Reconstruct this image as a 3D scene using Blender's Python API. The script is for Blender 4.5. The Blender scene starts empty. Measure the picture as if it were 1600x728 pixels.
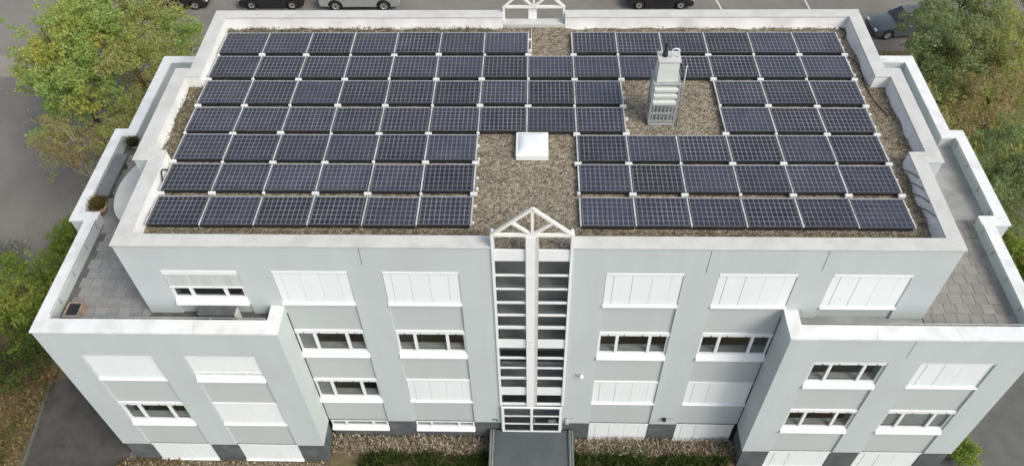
import bpy, bmesh, math, random
import numpy as np
from mathutils import Vector, Matrix

random.seed(7)
rng = np.random.default_rng(11)
S = bpy.context.scene
COL = S.collection
R = math.radians

# ------------------------------------------------------------------ camera
cam = bpy.data.cameras.new('camera')
cam.sensor_width = 36.0
cam.lens = 1253.877 / 1600 * 36
cam.clip_start = 0.1
cam.clip_end = 3000
co = bpy.data.objects.new('camera', cam)
COL.objects.link(co)
_p, _w, _r = R(49.028), R(-2.365), R(-1.477)
fw = Vector((math.sin(_w) * math.cos(_p), math.cos(_w) * math.cos(_p), -math.sin(_p)))
rt = Vector((math.cos(_w), -math.sin(_w), 0))
up = rt.cross(fw)
rt2 = rt * math.cos(_r) + up * math.sin(_r)
up2 = up * math.cos(_r) - rt * math.sin(_r)
m = Matrix((rt2, up2, -fw)).transposed().to_4x4()
m.translation = Vector((0.043, -15.667, 31.363))
co.matrix_world = m
S.camera = co

# ------------------------------------------------------------------ sky and sun
SUN_EL, SUN_AZ = R(44), R(37)            # azimuth measured from +x towards the viewer
sv = Vector((math.cos(SUN_EL) * math.cos(SUN_AZ), -math.cos(SUN_EL) * math.sin(SUN_AZ), math.sin(SUN_EL)))
W = bpy.data.worlds.new('World')
S.world = W
W.use_nodes = True
nt = W.node_tree
nt.nodes.clear()
sky = nt.nodes.new('ShaderNodeTexSky')
sky.sky_type = 'NISHITA'
sky.sun_disc = False
sky.sun_elevation = SUN_EL
sky.sun_rotation = math.atan2(sv.x, sv.y)
sky.air_density = 1.0
sky.dust_density = 2.0
sky.ozone_density = 1.0
hs = nt.nodes.new('ShaderNodeHueSaturation')
hs.inputs['Saturation'].default_value = 0.5
bg = nt.nodes.new('ShaderNodeBackground')
bg.inputs['Strength'].default_value = 0.145
wo = nt.nodes.new('ShaderNodeOutputWorld')
nt.links.new(sky.outputs[0], hs.inputs['Color'])
nt.links.new(hs.outputs[0], bg.inputs['Color'])
nt.links.new(bg.outputs[0], wo.inputs['Surface'])
sl = bpy.data.lights.new('sun', 'SUN')
sl.energy = 1.9
sl.angle = R(30)
sl.color = (1.0, 0.93, 0.80)
so = bpy.data.objects.new('sun', sl)
COL.objects.link(so)
so.rotation_euler = sv.to_track_quat('Z', 'Y').to_euler()
so.location = (40, -30, 50)

S.view_settings.view_transform = 'Standard'
S.view_settings.look = 'None'
S.view_settings.gamma = 1
S.view_settings.exposure = 0.43
S.view_settings.use_curve_mapping = False
S.render.engine = 'CYCLES'
S.cycles.max_bounces = 6
S.cycles.transparent_max_bounces = 12

# ------------------------------------------------------------------ materials
MATS = {}


def mat(name, c1, c2=None, scale=3.0, rough=0.6, bump=0.0, bscale=40.0, metal=0.0, spec=0.3, streak=0.0, coat=0.0, detail=5.0, c3=None, s3=0.6, lo=0.35, hi=0.65):
    if name in MATS:
        return MATS[name]
    M = bpy.data.materials.new(name)
    M.use_nodes = True
    n, l = M.node_tree.nodes, M.node_tree.links
    b = n['Principled BSDF']
    b.inputs['Roughness'].default_value = rough
    b.inputs['Metallic'].default_value = metal
    b.inputs['Specular IOR Level'].default_value = spec
    b.inputs['Coat Weight'].default_value = coat
    g = n.new('ShaderNodeNewGeometry')
    if c2 is None:
        c2 = tuple(x * 0.9 for x in c1)
    tx = n.new('ShaderNodeTexNoise')
    tx.inputs['Scale'].default_value = scale
    tx.inputs['Detail'].default_value = detail
    mp = n.new('ShaderNodeMapping')
    if streak:
        mp.inputs['Scale'].default_value = (1, 1, streak)
    l.new(g.outputs['Position'], mp.inputs['Vector'])
    l.new(mp.outputs[0], tx.inputs['Vector'])
    rp = n.new('ShaderNodeValToRGB')
    rp.color_ramp.elements[0].position = lo
    rp.color_ramp.elements[1].position = hi
    rp.color_ramp.elements[0].color = (*c1, 1)
    rp.color_ramp.elements[1].color = (*c2, 1)
    l.new(tx.outputs['Fac'], rp.inputs[0])
    out = rp.outputs[0]
    if c3 is not None:
        t3 = n.new('ShaderNodeTexNoise')
        t3.inputs['Scale'].default_value = s3
        t3.inputs['Detail'].default_value = 4
        l.new(g.outputs['Position'], t3.inputs['Vector'])
        r3 = n.new('ShaderNodeValToRGB')
        r3.color_ramp.elements[0].position = 0.48
        r3.color_ramp.elements[1].position = 0.68
        l.new(t3.outputs['Fac'], r3.inputs[0])
        mx = n.new('ShaderNodeMixRGB')
        l.new(r3.outputs[0], mx.inputs[0])
        l.new(out, mx.inputs[1])
        mx.inputs[2].default_value = (*c3, 1)
        out = mx.outputs[0]
    l.new(out, b.inputs['Base Color'])
    if bump:
        t2 = n.new('ShaderNodeTexNoise')
        t2.inputs['Scale'].default_value = bscale
        t2.inputs['Detail'].default_value = 3
        l.new(g.outputs['Position'], t2.inputs['Vector'])
        bp = n.new('ShaderNodeBump')
        bp.inputs['Strength'].default_value = bump
        bp.inputs['Distance'].default_value = 0.03
        l.new(t2.outputs['Fac'], bp.inputs['Height'])
        l.new(bp.outputs[0], b.inputs['Normal'])
    MATS[name] = M
    return M


def gravel_mat(name, ca, cb, cc, size=0.09):
    """pebbles: voronoi cells of differing colour with relief"""
    M = bpy.data.materials.new(name)
    M.use_nodes = True
    n, l = M.node_tree.nodes, M.node_tree.links
    b = n['Principled BSDF']
    b.inputs['Roughness'].default_value = 0.9
    b.inputs['Specular IOR Level'].default_value = 0.15
    g = n.new('ShaderNodeNewGeometry')
    v = n.new('ShaderNodeTexVoronoi')
    v.inputs['Scale'].default_value = 1 / size
    l.new(g.outputs['Position'], v.inputs['Vector'])
    sp = n.new('ShaderNodeSeparateColor')
    l.new(v.outputs['Color'], sp.inputs[0])
    rp = n.new('ShaderNodeValToRGB')
    e = rp.color_ramp.elements
    e[0].color = (*ca, 1)
    e[1].color = (*cc, 1)
    k = e.new(0.5)
    k.color = (*cb, 1)
    l.new(sp.outputs[0], rp.inputs[0])
    big = n.new('ShaderNodeTexNoise')
    big.inputs['Scale'].default_value = 0.9
    big.inputs['Detail'].default_value = 6
    l.new(g.outputs['Position'], big.inputs['Vector'])
    r2 = n.new('ShaderNodeValToRGB')
    r2.color_ramp.elements[0].position = 0.3
    r2.color_ramp.elements[1].position = 0.7
    r2.color_ramp.elements[0].color = (0.80, 0.79, 0.76, 1)
    r2.color_ramp.elements[1].color = (1.05, 1.02, 0.98, 1)
    l.new(big.outputs['Fac'], r2.inputs[0])
    mx = n.new('ShaderNodeMixRGB')
    mx.blend_type = 'MULTIPLY'
    mx.inputs[0].default_value = 1
    l.new(rp.outputs[0], mx.inputs[1])
    l.new(r2.outputs[0], mx.inputs[2])
    l.new(mx.outputs[0], b.inputs['Base Color'])
    bp = n.new('ShaderNodeBump')
    bp.inputs['Strength'].default_value = 1.0
    bp.inputs['Distance'].default_value = 0.05
    bp.invert = True
    l.new(v.outputs['Distance'], bp.inputs['Height'])
    l.new(bp.outputs[0], b.inputs['Normal'])
    MATS[name] = M
    return M


def glass_mat(name, tint=(0.5, 0.55, 0.56), refl=0.9):
    M = bpy.data.materials.new(name)
    M.use_nodes = True
    n, l = M.node_tree.nodes, M.node_tree.links
    n.remove(n['Principled BSDF'])
    t = n.new('ShaderNodeBsdfTransparent')
    t.inputs[0].default_value = (*tint, 1)
    gl = n.new('ShaderNodeBsdfGlossy')
    gl.inputs['Roughness'].default_value = 0.03
    gl.inputs[0].default_value = (refl, refl, refl, 1)
    f = n.new('ShaderNodeFresnel')
    ge = n.new('ShaderNodeNewGeometry')
    mr = n.new('ShaderNodeMapRange')
    mr.inputs['To Min'].default_value = 1.5
    mr.inputs['To Max'].default_value = 1 / 1.5
    l.new(ge.outputs['Backfacing'], mr.inputs['Value'])
    l.new(mr.outputs[0], f.inputs[0])
    mx = n.new('ShaderNodeMixShader')
    l.new(f.outputs[0], mx.inputs[0])
    l.new(t.outputs[0], mx.inputs[1])
    l.new(gl.outputs[0], mx.inputs[2])
    l.new(mx.outputs[0], n['Material Output'].inputs[0])
    MATS[name] = M
    return M


def leaf_mat(name, cols, brown=None, bs=0.5, blo=0.5, bhi=0.62, trans=0.5):
    """leaf colour varies leaf by leaf, with patches of another colour through the crown"""
    M = bpy.data.materials.new(name)
    M.use_nodes = True
    n, l = M.node_tree.nodes, M.node_tree.links
    n.remove(n['Principled BSDF'])
    g = n.new('ShaderNodeNewGeometry')
    rp = n.new('ShaderNodeValToRGB')
    e = rp.color_ramp.elements
    e[0].color = (*cols[0], 1)
    e[1].color = (*cols[-1], 1)
    for i, c in enumerate(cols[1:-1]):
        k = e.new((i + 1) / (len(cols) - 1))
        k.color = (*c, 1)
    l.new(g.outputs['Random Per Island'], rp.inputs[0])
    out = rp.outputs[0]
    if brown:
        t = n.new('ShaderNodeTexNoise')
        t.inputs['Scale'].default_value = bs
        t.inputs['Detail'].default_value = 3
        l.new(g.outputs['Position'], t.inputs['Vector'])
        r2 = n.new('ShaderNodeValToRGB')
        r2.color_ramp.elements[0].position = blo
        r2.color_ramp.elements[1].position = bhi
        l.new(t.outputs['Fac'], r2.inputs[0])
        mx = n.new('ShaderNodeMixRGB')
        l.new(r2.outputs[0], mx.inputs[0])
        l.new(out, mx.inputs[1])
        mx.inputs[2].default_value = (*brown, 1)
        out = mx.outputs[0]
    d = n.new('ShaderNodeBsdfDiffuse')
    tr = n.new('ShaderNodeBsdfTranslucent')
    mx2 = n.new('ShaderNodeMixShader')
    mx2.inputs[0].default_value = trans
    l.new(out, d.inputs[0])
    l.new(out, tr.inputs[0])
    l.new(d.outputs[0], mx2.inputs[1])
    l.new(tr.outputs[0], mx2.inputs[2])
    l.new(mx2.outputs[0], n['Material Output'].inputs[0])
    MATS[name] = M
    return M


M_WALL = mat('grey_render', (0.512, 0.563, 0.563), (0.488, 0.536, 0.535), scale=1.6, rough=0.85, bump=0.12, bscale=60, streak=0.10, c3=(0.48, 0.52, 0.525), s3=0.35)
M_SPAN = mat('grey_render_spandrel', (0.48, 0.52, 0.515), (0.462, 0.50, 0.495), scale=0.9, rough=0.85, bump=0.12, bscale=60, streak=0.25)
M_PLINTH = mat('dark_plinth_render', (0.105, 0.12, 0.125), (0.085, 0.095, 0.098), scale=2, rough=0.8, bump=0.2, c3=(0.14, 0.145, 0.14), s3=1.3)
M_WHITE = mat('white_metal', (0.80, 0.82, 0.82), (0.76, 0.78, 0.78), scale=1.5, rough=0.45)
M_SHUT = mat('white_shutter', (0.80, 0.84, 0.84), (0.77, 0.81, 0.81), scale=1.2, rough=0.5, streak=0.3)
M_SHUTG = mat('weathered_shutter', (0.56, 0.58, 0.57), (0.48, 0.50, 0.49), scale=3, rough=0.6, streak=0.3)
M_COPW = mat('white_coping', (0.735, 0.755, 0.757), (0.70, 0.715, 0.712), scale=1.5, rough=0.5, c3=(0.60, 0.61, 0.60), s3=1.7)
M_COPG = mat('pale_grey_coping', (0.565, 0.565, 0.55), (0.52, 0.52, 0.505), scale=2.5, rough=0.6, c3=(0.48, 0.48, 0.46), s3=1.4)
M_PARIN = mat('parapet_membrane', (0.71, 0.71, 0.695), (0.65, 0.65, 0.64), scale=1.6, rough=0.7, bump=0.15, bscale=8, c3=(0.58, 0.58, 0.565), s3=1.2)
M_CREAM = mat('cream_painted_steel', (0.80, 0.785, 0.74), (0.74, 0.725, 0.68), scale=4, rough=0.5)
M_GRAVEL = gravel_mat('roof_gravel', (0.12, 0.105, 0.08), (0.26, 0.23, 0.18), (0.40, 0.36, 0.29), 0.07)
M_DARKIN = mat('interior_dark', (0.60, 0.61, 0.60), (0.52, 0.53, 0.52), scale=2, rough=0.9)
M_INT = mat('interior_paint', (0.45, 0.44, 0.42), (0.40, 0.39, 0.37), scale=2, rough=0.9)
M_BLIND = mat('inside_blind', (0.80, 0.81, 0.80), (0.72, 0.73, 0.72), scale=4, rough=0.8)
M_GLASS = glass_mat('window_glass', (0.76, 0.78, 0.78))
M_SGLASS = glass_mat('stair_glass', (0.76, 0.78, 0.78))
M_ALU = mat('aluminium', (0.52, 0.53, 0.54), (0.42, 0.43, 0.44), scale=4, rough=0.45, metal=0.3, spec=0.5)
M_LAM = mat('panel_laminate', (0.165, 0.172, 0.188), (0.125, 0.132, 0.147), scale=2, rough=0.25, spec=0.5, c3=(0.20, 0.206, 0.22), s3=1.1)
M_CELL = mat('solar_cell', (0.016, 0.019, 0.031), (0.024, 0.028, 0.043), scale=1.5, rough=0.3, spec=0.35)
M_RAIL = mat('dull_alu_rail', (0.50, 0.51, 0.52), (0.38, 0.39, 0.40), scale=3, rough=0.5, c3=(0.62, 0.63, 0.63), s3=1.0)
M_FRAME = mat('dark_anodised_frame', (0.07, 0.075, 0.085), (0.05, 0.055, 0.06), scale=5, rough=0.4, spec=0.5)
M_BLACK = mat('black_plastic', (0.02, 0.02, 0.022), (0.03, 0.03, 0.03), rough=0.5)
def per_object(M, a, b, dust):
    # each panel a little different in tone, with a film of dust in patches
    n, l = M.node_tree.nodes, M.node_tree.links
    bs = n['Principled BSDF']
    old = bs.inputs['Base Color'].links[0].from_socket
    oi = n.new('ShaderNodeObjectInfo')
    rp = n.new('ShaderNodeValToRGB')
    rp.color_ramp.elements[0].color = (*a, 1)
    rp.color_ramp.elements[1].color = (*b, 1)
    l.new(oi.outputs['Random'], rp.inputs[0])
    ad = n.new('ShaderNodeMixRGB')
    ad.blend_type = 'MULTIPLY'
    ad.inputs[0].default_value = 1
    l.new(old, ad.inputs[1])
    l.new(rp.outputs[0], ad.inputs[2])
    g = n.new('ShaderNodeNewGeometry')
    t = n.new('ShaderNodeTexNoise')
    t.inputs['Scale'].default_value = 1.3
    t.inputs['Detail'].default_value = 8
    t.inputs['Roughness'].default_value = 0.7
    l.new(g.outputs['Position'], t.inputs['Vector'])
    r2 = n.new('ShaderNodeMapRange')
    r2.inputs['From Min'].default_value = 0.42
    r2.inputs['From Max'].default_value = 0.75
    r2.inputs['To Max'].default_value = 0.35
    l.new(t.outputs['Fac'], r2.inputs['Value'])
    mx = n.new('ShaderNodeMixRGB')
    l.new(r2.outputs[0], mx.inputs[0])
    l.new(ad.outputs[0], mx.inputs[1])
    mx.inputs[2].default_value = (*dust, 1)
    l.new(mx.outputs[0], bs.inputs['Base Color'])


per_object(M_CELL, (0.7, 0.7, 0.62), (2.0, 1.9, 1.9), (0.085, 0.085, 0.085))
per_object(M_LAM, (0.8, 0.8, 0.8), (1.15, 1.15, 1.15), (0.17, 0.165, 0.155))
M_BLOCK = mat('pale_plastic', (0.70, 0.71, 0.71), (0.62, 0.63, 0.63), scale=6, rough=0.5)
M_DGREY = mat('dark_grey_board', (0.10, 0.105, 0.11), (0.075, 0.08, 0.08), scale=3, rough=0.6)
M_STEEL = mat('galvanised_steel', (0.42, 0.45, 0.45), (0.34, 0.36, 0.36), scale=9, rough=0.45, metal=0.35)
M_PALEG = mat('pale_green_sheet', (0.60, 0.64, 0.58), (0.54, 0.58, 0.53), scale=2, rough=0.5)
M_WOOD = mat('weathered_wood', (0.33, 0.25, 0.20), (0.24, 0.18, 0.14), scale=6, rough=0.8)
M_CLAY = mat('beige_clay', (0.48, 0.37, 0.27), (0.40, 0.30, 0.22), scale=7, rough=0.8)
M_ASPH = mat('asphalt', (0.205, 0.193, 0.176), (0.172, 0.163, 0.149), scale=0.5, rough=0.9, bump=0.4, bscale=70, c3=(0.225, 0.208, 0.188), s3=0.12)
M_PATH = mat('dark_paving', (0.075, 0.072, 0.066), (0.055, 0.053, 0.05), scale=1.6, rough=0.9, bump=0.5, bscale=25, c3=(0.095, 0.088, 0.078), s3=0.7)
M_CONC = mat('concrete_paving', (0.135, 0.135, 0.125), (0.105, 0.105, 0.098), scale=1.2, rough=0.9, bump=0.3, bscale=30)  # base colour lowered to carry the planting's shade on the right footpath
M_PALEP = mat('pale_pavement', (0.30, 0.27, 0.24), (0.25, 0.225, 0.20), scale=1.2, rough=0.9)
M_SOIL = mat('leaf_littered_soil', (0.17, 0.13, 0.08), (0.11, 0.088, 0.055), scale=3, rough=1, bump=0.8, bscale=18, c3=(0.10, 0.11, 0.04), s3=0.6)
M_LINE = mat('line_paint', (0.70, 0.69, 0.66), (0.50, 0.49, 0.46), scale=5, rough=0.8)
M_BARK = mat('bark', (0.11, 0.085, 0.06), (0.06, 0.047, 0.035), scale=8, rough=0.9, bump=0.6, bscale=20)
M_BIRCH = mat('pale_bark', (0.52, 0.47, 0.38), (0.33, 0.29, 0.22), scale=5, rough=0.9)
M_RAMP = mat('blue_grey_deck', (0.085, 0.098, 0.108), (0.075, 0.086, 0.095), scale=1.2, rough=0.75, c3=(0.10, 0.113, 0.123), s3=0.8)
M_TILES = [mat('terrace_paver_%d' % i, tuple(v * k for v in (0.265, 0.27, 0.27)), tuple(v * k * 0.85 for v in (0.265, 0.262, 0.255)), scale=2.0 + i, rough=0.85, bump=0.25, bscale=35) for i, k in enumerate((1.0, 0.92, 1.07, 0.96, 1.13))]
M_TILESB = [mat('terrace_paver_warm_%d' % i, tuple(v * k for v in (0.275, 0.262, 0.24)), tuple(v * k * 0.85 for v in (0.275, 0.262, 0.24)), scale=2.0 + i, rough=0.85, bump=0.25, bscale=35) for i, k in enumerate((1.0, 0.93, 1.06, 0.96, 1.12))]
M_TSLAB = mat('terrace_screed', (0.13, 0.13, 0.125), (0.09, 0.09, 0.088), scale=2.5, rough=0.9)
M_TSLAB2 = mat('terrace_membrane', (0.34, 0.34, 0.325), (0.24, 0.24, 0.23), scale=1.1, rough=0.8, c3=(0.42, 0.42, 0.40), s3=0.7)


# ------------------------------------------------------------------ mesh helpers
def new_mesh(name, bm):
    bmesh.ops.recalc_face_normals(bm, faces=bm.faces)
    me = bpy.data.meshes.new(name)
    bm.to_mesh(me)
    bm.free()
    return me


def obj(name, data, material=None, parent=None, loc=None):
    if isinstance(data, bmesh.types.BMesh):
        data = new_mesh(name, data)
    o = bpy.data.objects.new(name, data)
    COL.objects.link(o)
    if material is not None and data is not None and len(data.materials) == 0:
        data.materials.append(material)
    if parent is not None:
        o.parent = parent
    if loc is not None:
        o.location = loc
    return o


def tag(o, label=None, cat=None, group=None, kind=None):
    if label: o['label'] = label
    if cat: o['category'] = cat
    if group: o['group'] = group
    if kind: o['kind'] = kind
    return o


def empty(name, loc=(0, 0, 0), parent=None, rz=0.0):
    o = bpy.data.objects.new(name, None)
    o.empty_display_size = 0.2
    COL.objects.link(o)
    o.location = loc
    o.rotation_euler = (0, 0, rz)
    if parent is not None:
        o.parent = parent
    return o


def box(bm, x0, x1, y0, y1, z0, z1):
    v = [bm.verts.new(p) for p in ((x0, y0, z0), (x1, y0, z0), (x1, y1, z0), (x0, y1, z0), (x0, y0, z1), (x1, y0, z1), (x1, y1, z1), (x0, y1, z1))]
    for f in ((0, 3, 2, 1), (4, 5, 6, 7), (0, 1, 5, 4), (1, 2, 6, 5), (2, 3, 7, 6), (3, 0, 4, 7)):
        bm.faces.new([v[i] for i in f])
    return v


def bevel(bm, w, seg=1):
    bmesh.ops.bevel(bm, geom=bm.edges[:], offset=w, segments=seg, affect='EDGES', profile=0.7)
    return bm


def bx(x0, x1, y0, y1, z0, z1, bv=0.0):
    bm = bmesh.new()
    box(bm, x0, x1, y0, y1, z0, z1)
    if bv:
        bevel(bm, bv)
    return bm


def prism(bm, poly, z0, z1):
    """poly: ccw list of (x, y)"""
    a = [bm.verts.new((p[0], p[1], z0)) for p in poly]
    b = [bm.verts.new((p[0], p[1], z1)) for p in poly]
    bm.faces.new(list(reversed(a)))
    bm.faces.new(b)
    n = len(poly)
    for i in range(n):
        bm.faces.new((a[i], a[(i + 1) % n], b[(i + 1) % n], b[i]))


def bar(bm, p, q, w, h=None):
    """square bar from p to q"""
    h = h or w
    p, q = Vector(p), Vector(q)
    d = (q - p).normalized()
    s = d.cross(Vector((0, 0, 1)))
    if s.length < 1e-3:
        s = Vector((1, 0, 0))
    s.normalize()
    u = s.cross(d)
    vs = []
    for c in (p, q):
        for a, b in ((-1, -1), (1, -1), (1, 1), (-1, 1)):
            vs.append(bm.verts.new(c + s * (a * w / 2) + u * (b * h / 2)))
    for f in ((0, 1, 2, 3), (7, 6, 5, 4), (0, 4, 5, 1), (1, 5, 6, 2), (2, 6, 7, 3), (3, 7, 4, 0)):
        bm.faces.new([vs[i] for i in f])


def tube(bm, pts, radii, seg=7, cap=True):
    rings = []
    n = len(pts)
    for i in range(n):
        p = Vector(pts[i])
        d = (Vector(pts[min(i + 1, n - 1)]) - Vector(pts[max(i - 1, 0)])).normalized()
        s = d.cross(Vector((0.3, 0.9, 0.1))).normalized()
        u = s.cross(d)
        rings.append([bm.verts.new(p + (s * math.cos(2 * math.pi * k / seg) + u * math.sin(2 * math.pi * k / seg)) * radii[i]) for k in range(seg)])
    for i in range(n - 1):
        for k in range(seg):
            f = bm.faces.new((rings[i][k], rings[i][(k + 1) % seg], rings[i + 1][(k + 1) % seg], rings[i + 1][k]))
            f.smooth = True
    if cap:
        bm.faces.new(list(reversed(rings[0])))
        bm.faces.new(rings[-1])


def lathe(bm, prof, cx=0, cy=0, seg=24, sx=1, sy=1):
    rings = []
    for r, z in prof:
        rings.append([bm.verts.new((cx + sx * r * math.cos(2 * math.pi * k / seg), cy + sy * r * math.sin(2 * math.pi * k / seg), z)) for k in range(seg)])
    for i in range(len(rings) - 1):
        for k in range(seg):
            f = bm.faces.new((rings[i][k], rings[i][(k + 1) % seg], rings[i + 1][(k + 1) % seg], rings[i + 1][k]))
            f.smooth = True
    bm.faces.new(list(reversed(rings[0])))
    bm.faces.new(rings[-1])


def inset_chain(pts, widths):
    """offset an open axis-aligned chain to its right-hand side; widths per edge"""
    n = len(pts)
    out = []
    nrm = []
    for i in range(n - 1):
        dx, dy = pts[i + 1][0] - pts[i][0], pts[i + 1][1] - pts[i][1]
        L = math.hypot(dx, dy)
        nrm.append((dy / L, -dx / L))
    for i in range(n):
        if i == 0:
            e = (nrm[0][0] * widths[0], nrm[0][1] * widths[0])
        elif i == n - 1:
            e = (nrm[-1][0] * widths[-1], nrm[-1][1] * widths[-1])
        else:
            a, b = nrm[i - 1], nrm[i]
            e = (a[0] * widths[i - 1] + b[0] * widths[i], a[1] * widths[i - 1] + b[1] * widths[i])
        out.append((pts[i][0] + e[0], pts[i][1] + e[1]))
    return out


def mirror(pts):
    return [(-x, y) for x, y in pts]


# ------------------------------------------------------------------ levels and outlines (metres)
ZP, ZTF, ZT, ZRF, ZR = 1.5, 9.06, 9.54, 12.16, 12.67
U1, U2, U3 = 13.0, 13.55, 12.99
YU1, YU2, YU3 = 3.79, 8.70, 12.5
T1, T2, T3 = 16.54, 17.12, 16.60
D, B = 1.13, 8.35
YT1, YT2, YT3 = 3.80, 8.79, 13.65
SX = 1.26                                  # half width of the stair glazing
WC = (3.56, 7.115, 10.67, 14.23)           # window axes
HW = 1.23

# ------------------------------------------------------------------ ground
bm = bmesh.new()
box(bm, -700, 700, -700, 700, -0.3, 0.0)
tag(obj('ground', bm, M_ASPH), kind='structure')


def sheet(name, poly, z, material, kind='structure'):
    bm = bmesh.new()
    prism(bm, poly, z - 0.003, z)
    return tag(obj(name, bm, material), kind=kind)


def rect(x0, x1, y0, y1):
    return [(x0, y0), (x1, y0), (x1, y1), (x0, y1)]


sheet('planting_bed', [(-17.0, 4), (-17.0, 13), (-17.5, 22), (-23.5, 22), (-24.6, 15.5), (-24.2, 11), (-25.5, 8), (-26, 6), (-21.6, 2.5)][::-1], 0.006, M_SOIL)
sheet('planting_bed', [(-21.6, 2.5), (-26, 6), (-30, 6), (-30, -8), (-20.6, -8), (-21.2, -1)], 0.006, M_SOIL)
sheet('footpath', [(-17.0, 4), (-21.6, 2.5), (-21.2, -1), (-20.6, -8), (-16.6, -8), (-16.9, -1.2)], 0.010, M_PATH)
sheet('planting_bed', [(17.3, 8), (24.5, 8), (25.6, 14), (31, 22), (31, 27), (20.5, 27), (17.3, 22)], 0.006, M_SOIL)
sheet('pavement', rect(-70, -29.5, 24.4, 26.6), 0.006, M_PALEP)
for i, (a, b) in enumerate(((-7.9, -1.62), (-1.60, 7.98))):
    sheet('footpath', rect(16.62, 26, a, b), 0.008, M_CONC)
sheet('planting_bed', rect(-16.6, -1.85, -5, 0.3), 0.006, M_SOIL)
sheet('planting_bed', rect(1.85, 16.55, -5, 0.3), 0.006, M_SOIL)
for a, b in (((-21.68, 2.5), (-21.28, -1.0)), ((-21.28, -1.0), (-20.68, -8.0))):
    bm = bmesh.new()
    bar(bm, (a[0], a[1], 0.03), (b[0], b[1], 0.03), 0.10, 0.10)
    tag(obj('kerb', bm, M_CONC), kind='structure')
# parking bay lines behind the building
for x, s in ((12.55, -0.22), (18.45, -0.1)):
    bm = bmesh.new()
    prism(bm, [(x + 0.08, 31.6), (x + 0.20, 31.6), (x + 0.20 + s * 4, 36.4), (x + 0.08 + s * 4, 36.4)], 0.004, 0.007)
    tag(obj('road_marking', bm, M_LINE), kind='structure')

# ------------------------------------------------------------------ building
BL = empty('office_building')
tag(BL, 'pale grey four-storey office building with a set-back top floor and solar roof', 'building')

CL = [(-B, 0.0), (-B, -D), (-T1, -D), (-T1, YT1), (-T2, YT1), (-T2, YT2), (-T3, YT2), (-T3, YT3), (-B, YT3), (-B, YU3)]
CLw = [0.40, 0.50, 0.39, 0.39, 0.39, 0.39, 0.39, 0.39, 0.40]
CU = [(-SX, 0.0), (-U1, 0.0), (-U1, YU1), (-U2, YU1), (-U2, YU2), (-U3, YU2), (-U3, YU3), (-SX, YU3)]
CUw = [0.42] * 7


def strip(bm, outer, inner, i, z0, z1, flip):
    q = [outer[i], outer[i + 1], inner[i + 1], inner[i]]
    if not flip:
        q = q[::-1]
    # order so that the ring is ccw
    area = sum(q[k][0] * q[(k + 1) % 4][1] - q[(k + 1) % 4][0] * q[k][1] for k in range(4))
    if area < 0:
        q = q[::-1]
    prism(bm, q, z0, z1)


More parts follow.
